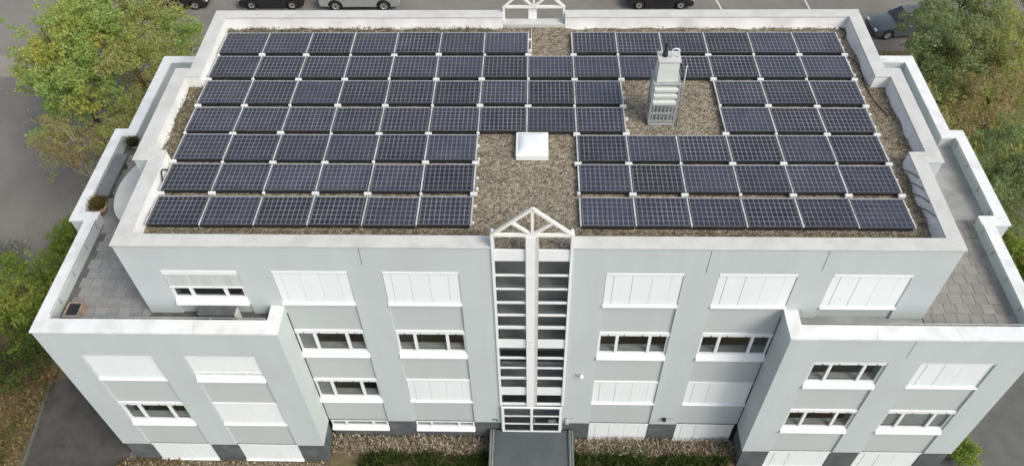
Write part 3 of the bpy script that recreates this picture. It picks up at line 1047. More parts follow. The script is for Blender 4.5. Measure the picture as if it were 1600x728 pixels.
bm = bmesh.new(); tube(bm, [(0.56, -0.3, 0.0), (0.56, -0.3, 2.6)], [0.025] * 2, 8)
tube(bm, [(0.56, -0.3, 1.84), (0.47, -0.3, 1.84)], [0.015] * 2, 6)
obj('conduit', bm, M_STEEL, VT)

# ------------------------------------------------------------------ solar panels
PX0, PW = -12.40, 1.741
ROWY = [(1.13, 2.44), (2.65, 3.97), (4.11, 5.45), (5.58, 6.93), (7.09, 8.46), (8.62, 9.98), (10.13, 11.54)]
LAY = [list(range(0, 6)) + list(range(8, 14))] * 3 + [list(range(0, 9)) + list(range(11, 14))] * 2 + [list(range(14))] + [list(range(0, 7)) + list(range(8, 14))]
ORD = ['first', 'second', 'third', 'fourth', 'fifth', 'sixth', 'seventh', 'eighth', 'ninth', 'tenth', 'eleventh', 'twelfth', 'thirteenth', 'fourteenth']
ROWN = ['front', 'second', 'third', 'middle', 'fifth', 'sixth', 'back']
pw, pd = PW - 0.075, 1.33
zn, zf = 0.20, 0.13       # near edge and far edge heights of the tilted module


def slope(y):             # y in 0..pd
    return zn + (zf - zn) * y / pd


def sl_box(bm, x0, x1, y0, y1, dz0, dz1):
    v = [bm.verts.new(p) for p in ((x0, y0, slope(y0) + dz0), (x1, y0, slope(y0) + dz0), (x1, y1, slope(y1) + dz0), (x0, y1, slope(y1) + dz0), (x0, y0, slope(y0) + dz1), (x1, y0, slope(y0) + dz1), (x1, y1, slope(y1) + dz1), (x0, y1, slope(y1) + dz1))]
    for f in ((0, 3, 2, 1), (4, 5, 6, 7), (0, 1, 5, 4), (1, 2, 6, 5), (2, 3, 7, 6), (3, 0, 4, 7)):
        bm.faces.new([v[i] for i in f])


bm = bmesh.new()
t = 0.026
sl_box(bm, -pw / 2, pw / 2, 0, t, -0.035, 0.004)
sl_box(bm, -pw / 2, -pw / 2 + t, t, pd - t, -0.035, 0.004)
sl_box(bm, pw / 2 - t, pw / 2, t, pd - t, -0.035, 0.004)
me_frame = new_mesh('frame', bm)
bm = bmesh.new()
sl_box(bm, -pw / 2, pw / 2, pd - t, pd, -0.035, 0.005)
me_edge = new_mesh('upper_edge', bm)
bm = bmesh.new()
sl_box(bm, -pw / 2 + t, pw / 2 - t, t, pd - t, -0.03, -0.006)
me_lam = new_mesh('laminate', bm)
bm = bmesh.new()
NX, NY = 10, 6
cw, ch = (pw - 2 * t - 0.02) / NX, (pd - 2 * t - 0.02) / NY
for i in range(NX):
    for j in range(NY):
        x0 = -pw / 2 + t + 0.01 + i * cw
        y0 = t + 0.01 + j * ch
        gx, gy, c = 0.014, 0.014, 0.018
        P = [(x0 + gx + c, y0 + gy), (x0 + cw - gx - c, y0 + gy), (x0 + cw - gx, y0 + gy + c), (x0 + cw - gx, y0 + ch - gy - c), (x0 + cw - gx - c, y0 + ch - gy), (x0 + gx + c, y0 + ch - gy), (x0 + gx, y0 + ch - gy - c), (x0 + gx, y0 + gy + c)]
        bm.faces.new([bm.verts.new((x, y, slope(y) - 0.003)) for x, y in P])
me_cell = new_mesh('cells', bm)
bm = bmesh.new()
box(bm, -pw / 2 + 0.02, pw / 2 - 0.02, 0.012, 0.03, 0.03, zn - 0.036)  # black strip put in for the shadow line under the near edge
me_gap_shade = new_mesh('gap_shade_strip', bm)
bm = bmesh.new()
RY0, RY1 = -0.02, 1.50
for (w2, z0, z1) in ((0.024, 0.02, 0.0),):
    v = [bm.verts.new(p) for p in ((-w2, 0, slope(0) - 0.05), (w2, 0, slope(0) - 0.05), (w2, pd, slope(pd) - 0.05), (-w2, pd, slope(pd) - 0.05), (-w2, 0, slope(0) - 0.002), (w2, 0, slope(0) - 0.002), (w2, pd, slope(pd) - 0.002), (-w2, pd, slope(pd) - 0.002))]
    for f in ((0, 3, 2, 1), (4, 5, 6, 7), (0, 1, 5, 4), (1, 2, 6, 5), (2, 3, 7, 6), (3, 0, 4, 7)):
        bm.faces.new([v[i] for i in f])
me_rail = new_mesh('support_rail', bm)
me_blk = new_mesh('ballast_block', bx(-0.12, 0.12, -0.13, -0.02, 0.05, 0.17, 0.012))
me_blk2 = new_mesh('ballast_block', bx(-0.05, 0.05, -0.10, -0.02, 0.05, 0.17, 0.012))
me_foot = new_mesh('rail_foot', bx(-0.05, 0.05, 0.1, 1.2, 0.0, 0.05))
for me, mt in ((me_frame, M_FRAME), (me_edge, M_ALU), (me_lam, M_LAM), (me_cell, M_CELL), (me_gap_shade, M_BLACK), (me_rail, M_RAIL), (me_blk, M_BLOCK), (me_blk2, M_BLOCK), (me_foot, M_ALU)):
    me.materials.append(mt)
for r, cols in enumerate(LAY):
    y0, y1 = ROWY[r]
    for n_, c in enumerate(cols):
        e = empty('solar_panel', (PX0 + (c + 0.5) * PW + rng.normal(0, 0.006), y0 + rng.normal(0, 0.008), ZRF), rz=rng.normal(0, 0.003))
        e.scale = (1, (y1 - y0) / pd, 1)
        if n_ == 0:
            pos = 'leftmost'
        elif n_ == len(cols) - 1:
            pos = 'rightmost'
        else:
            pos = ORD[n_] + ' from the left'
        rowtxt = {'front': 'front row nearest the street facade', 'back': 'rearmost row'}.get(ROWN[r], ('fourth' if ROWN[r] == 'middle' else ROWN[r]) + ' row from the front')
        tag(e, 'dark blue solar panel, %s in the %s' % (pos, rowtxt), 'solar panel', 'solar panels on the gravel roof')
        obj('frame', me_frame, None, e)
        obj('upper_edge', me_edge, None, e)
        obj('laminate', me_lam, None, e)
        tag(obj('cells', me_cell, None, e), kind='stuff')
        obj('gap_shade_strip', me_gap_shade, None, e)
        obj('support_rail', me_rail, None, e, (-PW / 2, 0, 0))
        if r:
            obj('ballast_block', me_blk if (r + c) % 3 else me_blk2, None, e, (-PW / 2 + rng.normal(0, 0.02), 0, rng.normal(0, 0.01)))
        if (c + 1) not in cols:
            obj('support_rail', me_rail, None, e, (PW / 2, 0, 0))
            if r:
                obj('ballast_block', me_blk, None, e, (PW / 2, 0, 0))
            for k in range(2):
                obj('ballast_block', me_blk2, None, e, (PW / 2 + rng.uniform(0.03, 0.10), rng.uniform(0.2, 0.6) + 0.5 * k, rng.normal(-0.08, 0.02)))

# cables lying along the parapets
def cable(pts, r, label):
    bm = bmesh.new()
    P = [Vector(p) for p in pts]
    out = []
    for i in range(len(P) - 1):
        a, b, c, d = P[max(i - 1, 0)], P[i], P[i + 1], P[min(i + 2, len(P) - 1)]
        for k in range(5):
            u = k / 5
            out.append(0.5 * ((2 * b) + (c - a) * u + (2 * a - 5 * b + 4 * c - d) * u * u + (3 * b - a - 3 * c + d) * u ** 3))
    out.append(P[-1])
    tube(bm, out, [r] * len(out), 6)
    tag(obj('cable', bm, M_BLACK), label, 'cable', 'black cables along the roof parapet')


zc = ZRF + 0.03
cable([(-12.5, 1.3, zc), (-12.52, 1.9, zc), (-12.5, 2.6, zc), (-12.43, 3.0, zc + 0.1), (-12.52, 3.4, zc + 0.3), (-12.45, 3.7, zc + 0.05)], 0.025, 'black cable beside the front left panels against the left parapet')
for i, y in enumerate((1.2, 1.8, 2.35, 2.9)):
    cable([(12.35, y + 1.0, zc), (12.50, y + 0.75, zc + 0.12), (12.53, y + 0.5, zc + 0.26), (12.545, y + 0.2, zc + 0.40)], 0.014,
          '%s of four black cables lying diagonally on the front right parapet face' % ('nearest', 'second nearest', 'third nearest', 'farthest')[i])
cable([(12.12, 11.1, zc), (12.45, 11.6, zc), (12.25, 12.0, zc), (12.05, 11.9, zc)], 0.02, 'short black cable in the back right corner of the roof')
cable([(11.95, 10.0, zc), (12.3, 9.9, zc), (12.4, 9.2, zc), (12.35, 8.3, zc), (12.45, 7.4, zc), (12.7, 6.6, zc)], 0.016, 'long thin black cable on gravel along the right roof edge')
# lightning conductor down the roof axis at the back
bm = bmesh.new(); tube(bm, [(-0.1, 12.0, zc), (-0.1, 10.3, zc)], [0.02] * 2, 6)
tag(obj('conductor_wire', bm, M_BLOCK), 'pale wire on gravel behind the gap in the rearmost panel row', 'wire')

# ------------------------------------------------------------------ terrace furniture
bn = empty('garden_bench', (-16.4, 6.2, ZTF))
tag(bn, 'long dark grey slab bench along the left terrace parapet', 'bench')
obj('seat', bx(-0.24, 0.24, -1.15, 1.15, 0.36, 0.46, 0.008), mat('grey_slab', (0.17, 0.18, 0.19), (0.13, 0.14, 0.145), scale=3, rough=0.7), bn)
for y in (-0.8, 0.8):
    obj('leg', bx(-0.18, 0.18, y - 0.06, y + 0.06, 0.005, 0.359), M_DGREY, bn)
ot = empty('oval_table', (-14.68, 5.2, ZTF))
tag(ot, 'large pale oval garden table on the left terrace beside the upper wall', 'table')
bm = bmesh.new(); lathe(bm, [(0.96, 0.68), (1.0, 0.69), (1.0, 0.735), (0.98, 0.745)], 0, 0, 48, 1.02, 1.75)
obj('tabletop', bm, mat('pale_table', (0.56, 0.56, 0.53), (0.50, 0.50, 0.475), scale=1.5, rough=0.6), ot)
for sx in (-0.5, 0.5):
    for sy in (-1.0, 1.0):
        obj('leg', bx(sx - 0.03, sx + 0.03, sy - 0.03, sy + 0.03, 0.004, 0.679), M_STEEL, ot)


def pot(x, y, r, h, label, olive, n=700):
    e = empty('potted_plant', (x, y, ZTF))
    tag(e, label, 'potted plant')
    bm = bmesh.new(); lathe(bm, [(r * 0.7, 0.005), (r * 0.95, h * 0.75), (r * 1.05, h * 0.9), (r * 1.05, h), (r * 0.9, h), (r * 0.88, h * 0.9)], 0, 0, 20)
    obj('pot', bm, M_CLAY, e)
    V, F = [], []
    for i in range(n):
        a = rng.uniform(0, 2 * math.pi); rr = r * 0.8 * math.sqrt(rng.uniform())
        b = np.array((rr * math.cos(a), rr * math.sin(a), h * 0.9))
        lean = np.array((rng.normal(0, 0.14), rng.normal(0, 0.14), rng.uniform(0.15, 0.42)))
        s = np.array((-math.sin(a * 3 + i), math.cos(a * 3 + i), 0)) * 0.012
        k = len(V)
        V += [b - s, b + s, b + lean * 0.6 + s, b + lean, b + lean * 0.6 - s]
        F.append((k, k + 1, k + 2, k + 3, k + 4))
    me = bpy.data.meshes.new('foliage'); me.from_pydata([tuple(v) for v in V], [], F)
    tag(obj('foliage', me, olive, e), kind='stuff')


ML_POT = leaf_mat('dry_grass_leaf', [(0.20, 0.15, 0.05), (0.12, 0.12, 0.03), (0.27, 0.21, 0.09)])
ML_POTD = leaf_mat('dark_shrub_leaf', [(0.05, 0.06, 0.03), (0.09, 0.09, 0.04), (0.14, 0.12, 0.06)])
pot(-16.38, 4.62, 0.28, 0.36, 'round clay pot of olive grass at the near end of the slab bench', ML_POT)
pot(-16.25, 8.15, 0.17, 0.22, 'small potted dark shrub at the far end of the slab bench', ML_POTD, 500)
cb = empty('storage_box', (-10.5, -0.30, ZTF))
tag(cb, 'dark grey storage box behind the left terrace railing under the half-shuttered window', 'storage box')
obj('body', bx(-0.60, 0.60, -0.16, 0.16, 0.005, 0.55, 0.01), M_DGREY, cb)
obj('lid', bx(-0.63, 0.63, -0.18, 0.19, 0.551, 0.60, 0.012), M_DGREY, cb)
obj('edge_strip', bx(0.601, 0.66, -0.15, 0.15, 0.005, 0.55), M_COPG, cb)
pl = empty('planter_box', (-15.55, -0.12, ZTF))
tag(pl, 'small wooden planter with dark soil in the left terrace corner', 'planter')
bm = bmesh.new()
for a in ((-0.26, -0.21, -0.3, 0.3), (0.21, 0.26, -0.3, 0.3), (-0.209, 0.209, -0.3, -0.25), (-0.209, 0.209, 0.25, 0.3)):
    box(bm, *a, 0.005, 0.34)
obj('box', bm, M_WOOD, pl)
obj('soil', bx(-0.208, 0.208, -0.249, 0.249, 0.05, 0.29), M_BLACK, pl)
tag(obj('doormat', bx(-16.72, -16.35, 4.22, 4.30, ZTF + 0.004, ZTF + 0.36, 0.01), M_DGREY), 'small dark board leaning in the corner of the left terrace parapet', 'board')


# ------------------------------------------------------------------ vegetation
def leaf_mesh(name, clusters, n, size, aspect=0.6, upbias=0.6):
    n = int(n * 1.35)
    size = size * 0.85
    """clusters: array (k, 4) x y z r ; leaves scattered about each cluster"""
    cl = np.asarray(clusters)
    wgt = cl[:, 3] ** 2
    idx = rng.choice(len(cl), n, p=wgt / wgt.sum())
    d = rng.normal(size=(n, 3))
    d /= np.linalg.norm(d, axis=1)[:, None]
    rad = cl[idx, 3] * rng.uniform(0.25, 1.0, n) ** 0.6
    d[:, 2] *= 0.75
    P = cl[idx, :3] + d * rad[:, None]
    nrm = rng.normal(size=(n, 3)) + np.array((0, 0, upbias)) + d * 0.5
    nrm /= np.linalg.norm(nrm, axis=1)[:, None]
    a = np.cross(nrm, rng.normal(size=(n, 3)))
    a /= np.linalg.norm(a, axis=1)[:, None]
    b = np.cross(nrm, a)
    L = size * rng.uniform(0.6, 1.3, n)[:, None]
    Wd = L * aspect
    V = np.stack([P - a * L * 0.5, P + b * Wd * 0.5 - a * L * 0.05, P + a * L * 0.5, P - b * Wd * 0.5 - a * L * 0.05], 1).reshape(-1, 3)
    me = bpy.data.meshes.new(name)
    me.vertices.add(len(V)); me.vertices.foreach_set('co', V.ravel())
    me.loops.add(4 * n); me.loops.foreach_set('vertex_index', np.arange(4 * n, dtype=np.int32))
    me.polygons.add(n); me.polygons.foreach_set('loop_start', np.arange(0, 4 * n, 4, dtype=np.int32))
    me.update(calc_edges=True)
    return me


def blob_clusters(blobs, k, rc):
    out = []
    vol = np.array([b[1][0] * b[1][1] * b[1][2] for b in blobs])
    for (c, rr), cnt in zip(blobs, np.maximum(4, (vol / vol.sum() * k)).astype(int)):
        for _ in range(cnt):
            d = rng.normal(size=3); d /= np.linalg.norm(d)
            u = rng.uniform(0.15, 1.0) ** 0.45 * rng.uniform(0.85, 1.12)
            p = np.array(c) + d * np.array(rr) * u
            out.append((*p, rc * rng.uniform(0.55, 1.25)))
            if rng.uniform() < 0.30:        # a spray of twigs reaching out of the crown
                for q in (1.12, 1.28, 1.42)[:rng.integers(1, 4)]:
                    p2 = np.array(c) + d * np.array(rr) * q + rng.normal(0, 0.08, 3)
                    out.append((*p2, rc * rng.uniform(0.28, 0.5)))
    return np.array(out)


def tree(name, base, blobs, k, rc, n, size, lmat, bark, label, trunk_r=0.16, lean=(0, 0), cat='tree', group=None, limbs=14, stems=1):
    e = empty(name, (base[0], base[1], 0))
    tag(e, label, cat, group)
    o = np.array((base[0], base[1], 0.0))
    bl = [(np.array(c) - o, r) for c, r in blobs]
    cl = blob_clusters(bl, k, rc)
    cl = cl[cl[:, 2] > 0.25]
    tag(obj('crown', leaf_mesh('crown', cl, n, size), lmat, e), kind='stuff')
    top = max(c[2] + r[2] * 0.6 for c, r in bl)
    cen = np.mean([c for c, r in bl], axis=0)
    bm = bmesh.new()
    for s in range(stems):
        ox = rng.normal(0, 0.12 if stems > 1 else 0, 2)
        pts, rad = [], []
        for i in range(8):
            u = i / 7
            pts.append((ox[0] + lean[0] * u + cen[0] * u ** 1.5 + rng.normal(0, 0.05) * (0 < i), ox[1] + lean[1] * u + cen[1] * u ** 1.5 + rng.normal(0, 0.05) * (0 < i), u * top - 0.05))
            rad.append(trunk_r * (1 - 0.85 * u) / (1 if stems == 1 else 1.6))
        tube(bm, pts, rad, 8)
    obj('trunk', bm, bark, e)
    bm = bmesh.new()
    order = rng.permutation(len(cl))[:limbs]
    for i in order:
        q = Vector(cl[i, :3])
        u = min(0.9, max(0.2, (q.z - 0.6 * (q.xy - Vector(cen[:2])).length) / top))
        f = u * 7
        a = Vector(pts[int(f)]).lerp(Vector(pts[min(7, int(f) + 1)]), f - int(f))
        mid = a.lerp(q, 0.5) + Vector((rng.normal(0, .1), rng.normal(0, .1), 0.15))
        r0 = trunk_r * (1 - 0.85 * u) * 0.55
        tube(bm, [a, mid, q], [r0, r0 * 0.6, 0.012], 5)
    obj('limbs', bm, bark, e)
    return e


ML_G1 = leaf_mat('leaf_fresh_green', [(0.230, 0.358, 0.093), (0.343, 0.470, 0.130), (0.496, 0.583, 0.204), (0.288, 0.413, 0.185)], brown=(0.496, 0.488, 0.130), bs=0.45, blo=0.48, bhi=0.7)
ML_G2 = leaf_mat('leaf_olive', [(0.302, 0.353, 0.101), (0.394, 0.422, 0.134), (0.487, 0.479, 0.190), (0.336, 0.399, 0.146)], brown=(0.510, 0.433, 0.224), bs=0.5, blo=0.5, bhi=0.75)
ML_BR = leaf_mat('leaf_autumn_brown', [(0.383, 0.296, 0.146), (0.464, 0.376, 0.202), (0.313, 0.296, 0.123), (0.510, 0.410, 0.246)], brown=(0.348, 0.376, 0.123), bs=0.7)
ML_G3 = leaf_mat('leaf_cool_green', [(0.174, 0.251, 0.101), (0.244, 0.308, 0.134), (0.325, 0.376, 0.190), (0.220, 0.285, 0.146)], brown=(0.360, 0.365, 0.157), bs=0.4, blo=0.5, bhi=0.7)
ML_BUSH = leaf_mat('leaf_hedge', [(0.135, 0.226, 0.046), (0.249, 0.337, 0.064), (0.343, 0.432, 0.101), (0.172, 0.263, 0.064)], brown=(0.401, 0.432, 0.111), bs=0.6)
ML_LOW = leaf_mat('leaf_low_hedge', [(0.055, 0.095, 0.025), (0.085, 0.13, 0.035), (0.115, 0.155, 0.05)], brown=(0.15, 0.15, 0.06), bs=1.2, blo=0.55, bhi=0.7)
ML_GREY = leaf_mat('leaf_silver', [(0.30, 0.31, 0.27), (0.40, 0.40, 0.36), (0.20, 0.22, 0.17)])
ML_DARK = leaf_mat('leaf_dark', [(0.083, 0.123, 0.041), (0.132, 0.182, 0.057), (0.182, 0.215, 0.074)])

# left of the building
tree('leafy_tree', (-24.6, 18.2), [((-23.9, 17.4, 7.0), (2.2, 2.3, 2.2)), ((-24.9, 18.0, 5.4), (2.0, 2.3, 1.8)), ((-23.4, 16.0, 5.6), (2.4, 2.2, 2.2)), ((-23.0, 19.0, 7.4), (2.2, 2.0, 1.9)), ((-24.0, 19.8, 6.6), (2.0, 2.1, 2.0)), ((-25.0, 14.4, 3.4), (1.1, 1.1, 0.8)), ((-25.8, 17.6, 3.6), (0.9, 1.4, 0.9))], 270, 0.48, 27000, 0.17, ML_G1, M_BARK, 'dense fresh green tree at the far left over the car park', 0.2)
tree('leafy_tree', (-20.2, 17.2), [((-20.4, 16.8, 6.0), (2.0, 2.0, 2.0)), ((-19.3, 14.2, 5.0), (1.3, 1.8, 1.6)), ((-20.8, 19.2, 5.4), (1.9, 1.8, 1.9))], 150, 0.46, 13000, 0.15, ML_G2, M_BARK, 'olive and yellowing tree close behind the left terrace corner', 0.15)
tree('leafy_tree', (-22.0, 12.4), [((-22.6, 12.6, 5.6), (1.6, 1.4, 1.3)), ((-23.4, 13.2, 4.4), (1.5, 1.3, 1.1)), ((-20.6, 12.0, 4.4), (1.5, 1.6, 1.4))], 110, 0.40, 5200, 0.13, ML_BR, M_BIRCH, 'sparse brown tree with a pale bare trunk beside the left terrace', 0.09, stems=2, limbs=22)
tree('leafy_tree', (-24.3, 23.6), [((-24.2, 23.2, 6.4), (2.6, 2.2, 2.2)), ((-22.2, 22.6, 4.8), (2.2, 2.0, 1.9)), ((-25.4, 22.4, 5.0), (1.7, 1.8, 1.8))], 190, 0.50, 15000, 0.17, ML_G2, M_BARK, 'yellow-green tree at the upper left edge near the parked black car', 0.18)
tree('leafy_tree', (-20.4, 22.6), [((-20.2, 22.2, 4.6), (1.2, 1.5, 1.5)), ((-19.2, 21.0, 3.6), (1.0, 0.9, 0.7))], 60, 0.40, 4200, 0.15, ML_G1, M_BARK, 'slim green tree nearest the back left roof corner', 0.1)
tree('leafy_tree', (-19.6, 13.0), [((-19.6, 12.6, 5.0), (1.4, 1.8, 1.6)), ((-18.7, 10.6, 3.8), (0.9, 1.5, 1.3)), ((-20.6, 14.6, 4.2), (1.5, 1.6, 1.5))], 120, 0.42, 8000, 0.14, ML_G2, M_BARK, 'yellow-brown tree pressed against the middle of the left terrace', 0.11)
# right of the building
tree('leafy_tree', (19.6, 15.6), [((19.8, 15.4, 4.2), (1.4, 1.8, 1.5)), ((19.2, 12.6, 3.2), (1.0, 1.6, 1.2)), ((21.4, 17.6, 4.0), (1.6, 1.4, 1.4))], 110, 0.42, 7000, 0.14, ML_G2, M_BARK, 'olive tree pressed against the back half of the right terrace', 0.11)
tree('leafy_tree', (20.8, 20.2), [((21.5, 19.2, 5.6), (1.8, 1.9, 1.9)), ((21.9, 21.2, 5.0), (1.7, 1.7, 1.6)), ((23.0, 20.2, 5.0), (2.0, 2.0, 1.9)), ((21.2, 22.7, 4.6), (1.1, 1.0, 1.0)), ((20.2, 17.6, 4.6), (1.4, 1.5, 1.4))], 190, 0.48, 14000, 0.16, ML_G3, M_BARK, 'cool green tree beside the grey parked car at right', 0.17)
tree('leafy_tree', (22.4, 12.2), [((22.3, 12.0, 5.0), (1.7, 1.6, 1.7)), ((21.2, 10.2, 3.6), (1.3, 1.5, 1.4)), ((23.0, 10.6, 3.6), (1.3, 1.5, 1.3))], 130, 0.45, 9500, 0.15, ML_G3, M_BARK, 'bright green tree beside the middle of the right terrace', 0.13)
tree('leafy_tree', (25.6, 19.4), [((25.4, 19.0, 6.0), (2.2, 2.2, 2.2)), ((26.2, 21.6, 5.4), (2.2, 2.2, 2.0)), ((25.6, 16.2, 4.6), (1.5, 1.6, 1.6))], 170, 0.48, 12000, 0.16, ML_G2, M_BARK, 'olive green tree at the upper right edge of the picture', 0.17)
tree('leafy_tree', (22.9, 16.2), [((22.8, 16.4, 5.0), (1.8, 1.4, 1.6)), ((20.6, 15.4, 4.0), (1.4, 1.4, 1.3))], 110, 0.42, 7000, 0.13, ML_BR, M_BIRCH, 'thin brown tree with a pale slanting trunk right of the building', 0.09, lean=(0.5, 0.4), limbs=24)
tree('leafy_tree', (23.6, 25.0), [((23.4, 24.6, 5.4), (2.2, 2.0, 2.0)), ((24.4, 23.2, 4.2), (1.6, 1.5, 1.5)), ((26.2, 25.0, 5.0), (2.0, 2.0, 1.9))], 150, 0.48, 11000, 0.16, ML_G3, M_BARK, 'fresh green tree farthest back at the upper right', 0.16)

# shrubs
tree('shrub', (-23.2, 6.6), [((-23.6, 6.4, 1.9), (1.9, 1.9, 1.5)), ((-22.1, 5.0, 1.5), (1.5, 1.6, 1.2)), ((-24.8, 5.0, 1.7), (1.8, 1.6, 1.4)), ((-22.4, 7.4, 1.3), (1.3, 1.3, 1.2))], 170, 0.42, 16000, 0.14, ML_BUSH, M_BARK, 'big bright green bush left of the front terrace corner', 0.08, cat='shrub', stems=3)
tree('shrub', (-22.9, 10.0), [((-22.9, 9.8, 1.2), (1.1, 1.0, 0.9))], 50, 0.34, 4200, 0.13, ML_BUSH, M_BARK, 'small round dark green bush behind the big left bush', 0.05, cat='shrub', stems=3)
tree('shrub', (-25.8, 8.9), [((-25.8, 8.8, 1.4), (1.5, 0.9, 0.8)), ((-27.6, 9.3, 1.2), (1.3, 0.9, 0.8))], 60, 0.30, 3600, 0.11, ML_GREY, M_BIRCH, 'silver-leaved shrub at the left edge beside the asphalt', 0.05, cat='shrub', stems=3)
tree('shrub', (-21.4, 11.2), [((-21.5, 11.0, 1.9), (0.6, 0.6, 1.2))], 24, 0.28, 420, 0.10, ML_GREY, M_BIRCH, 'thin pale twiggy shrub against the left terrace parapet', 0.03, cat='shrub', stems=4, limbs=20)
tree('shrub', (-23.3, 2.9), [((-23.4, 2.9, 1.1), (1.5, 1.3, 1.0)), ((-24.8, 2.0, 1.1), (1.4, 1.3, 1.0)), ((-22.4, 4.0, 0.9), (0.9, 0.9, 0.8))], 90, 0.38, 8000, 0.13, ML_DARK, M_BARK, 'dark green bush in shade at the left picture edge', 0.05, cat='shrub', stems=3)  # darker leaf colour carries the shade on this bush
tree('shrub', (17.35, -0.65), [((17.35, -0.65, 0.75), (0.55, 0.7, 0.75))], 34, 0.26, 3200, 0.11, ML_BUSH, M_BARK, 'small dark green bush at the foot of the right bay corner', 0.04, cat='shrub', stems=3)
tree('shrub', (23.6, 9.6), [((23.5, 9.4, 1.1), (1.4, 1.2, 1.0)), ((25.0, 9.0, 1.0), (1.2, 1.2, 0.9))], 60, 0.36, 5200, 0.13, ML_BUSH, M_BARK, 'green bush at the right picture edge beside the terrace', 0.05, cat='shrub', stems=3)
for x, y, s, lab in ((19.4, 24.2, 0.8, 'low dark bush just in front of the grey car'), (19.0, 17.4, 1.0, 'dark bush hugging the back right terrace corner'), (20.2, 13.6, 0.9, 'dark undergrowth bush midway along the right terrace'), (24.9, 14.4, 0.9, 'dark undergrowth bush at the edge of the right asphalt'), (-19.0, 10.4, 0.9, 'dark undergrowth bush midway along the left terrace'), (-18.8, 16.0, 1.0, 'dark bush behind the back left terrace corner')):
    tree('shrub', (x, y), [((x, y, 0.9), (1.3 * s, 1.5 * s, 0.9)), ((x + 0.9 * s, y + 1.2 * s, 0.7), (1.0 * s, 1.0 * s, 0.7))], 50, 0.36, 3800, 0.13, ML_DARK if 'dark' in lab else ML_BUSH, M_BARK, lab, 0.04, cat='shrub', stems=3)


def blades(name, label, cat, poly, n, hmin, hmax, wid, material, spread=0.35):
    """upright leaves and stalks covering a rectangle list"""
    V = np.zeros((n, 4, 3))
    ar = np.array([(r[1] - r[0]) * (r[3] - r[2]) for r in poly])
    ix = rng.choice(len(poly), n, p=ar / ar.sum())
    pr = np.array(poly)[ix]
    x = pr[:, 0] + (pr[:, 1] - pr[:, 0]) * rng.uniform(size=n)
    y = pr[:, 2] + (pr[:, 3] - pr[:, 2]) * rng.uniform(size=n)
    clump = 0.55 + 0.45 * np.sin(x * 2.3 + 1.7 * np.sin(y * 3.1)) * np.sin(y * 2.7 + x * 0.8)
    h = rng.uniform(hmin, hmax, n) * (0.6 + 0.5 * clump)
    if name == 'low_hedge':                 # loose shrubs with bare places between
        h = h * np.where(clump + 0.25 * np.sin(x * 5.1 + y * 2.0) + rng.normal(0, 0.06, n) > 0.42, 1.0, 0.22)
    a = rng.uniform(0, 2 * math.pi, n)
    ln = rng.normal(0, spread, (n, 2)) * h[:, None]
    z0 = rng.uniform(0, 0.5, n) * h
    s = np.stack([np.cos(a), np.sin(a)], 1) * wid * rng.uniform(0.5, 1.4, n)[:, None]
    V[:, 0] = np.stack([x, y, z0], 1)
    V[:, 1] = np.stack([x + ln[:, 0] * .5 + s[:, 0], y + ln[:, 1] * .5 + s[:, 1], z0 + h * 0.35], 1)
    V[:, 2] = np.stack([x + ln[:, 0], y + ln[:, 1], z0 + h * 0.65], 1)
    V[:, 3] = np.stack([x + ln[:, 0] * .5 - s[:, 0], y + ln[:, 1] * .5 - s[:, 1], z0 + h * 0.35], 1)
    me = bpy.data.meshes.new(name)
    me.vertices.add(4 * n); me.vertices.foreach_set('co', V.reshape(-1, 3).ravel())
    me.loops.add(4 * n); me.loops.foreach_set('vertex_index', np.arange(4 * n, dtype=np.int32))
    me.polygons.add(n); me.polygons.foreach_set('loop_start', np.arange(0, 4 * n, 4, dtype=np.int32))
    me.update(calc_edges=True)
    tag(obj(name, me, material), label, cat, kind='stuff')


ML_DRY = leaf_mat('dry_flower', [(0.38, 0.31, 0.22), (0.52, 0.45, 0.36), (0.20, 0.15, 0.09), (0.62, 0.56, 0.48), (0.26, 0.23, 0.12)], trans=0.15)
ML_LITTER = leaf_mat('dry_litter', [(0.20, 0.14, 0.07), (0.28, 0.21, 0.11), (0.10, 0.07, 0.035), (0.16, 0.13, 0.05)], brown=(0.09, 0.09, 0.03), bs=1.0, trans=0.1)
blades('ground_cover', 'dry beige perennials in the bed below the recessed facade', 'ground cover', [(-8.3, -1.8, -0.75, -0.04), (1.8, 8.3, -0.75, -0.04)], 15000, 0.12, 0.42, 0.022, ML_DRY)
blades('ground_cover', 'dry beige ground cover along the foot of both bays', 'ground cover', [(-16.9, -8.3, -1.9, -1.2), (8.3, 16.5, -1.9, -1.2)], 9000, 0.06, 0.22, 0.022, ML_DRY)
blades('low_hedge', 'dense low green hedge plants either side of the entrance deck', 'hedge', [(-7.2, -1.8, -2.6, -0.75), (1.8, 8.0, -2.6, -0.75)], 34000, 0.18, 0.48, 0.022, ML_LOW)
blades('ground_cover', 'brown dry weeds by the corner of the left bay', 'ground cover', [(-17.3, -14.6, -2.6, -1.15)], 4000, 0.06, 0.25, 0.025, ML_LITTER)
blades('leaf_litter', 'brown fallen leaves and weeds beside the left footpath', 'ground cover', [(-25.5, -21.5, -4.0, 3.2)], 9000, 0.04, 0.22, 0.04, ML_LITTER, 0.8)
blades('undergrowth', 'brownish green undergrowth below the trees left and right', 'ground cover', [(-24.4, -17.6, 4.2, 22), (17.6, 24.6, 8.2, 26), (24.6, 28, 17, 26)], 64000, 0.10, 0.6, 0.05, ML_G2, 0.5)


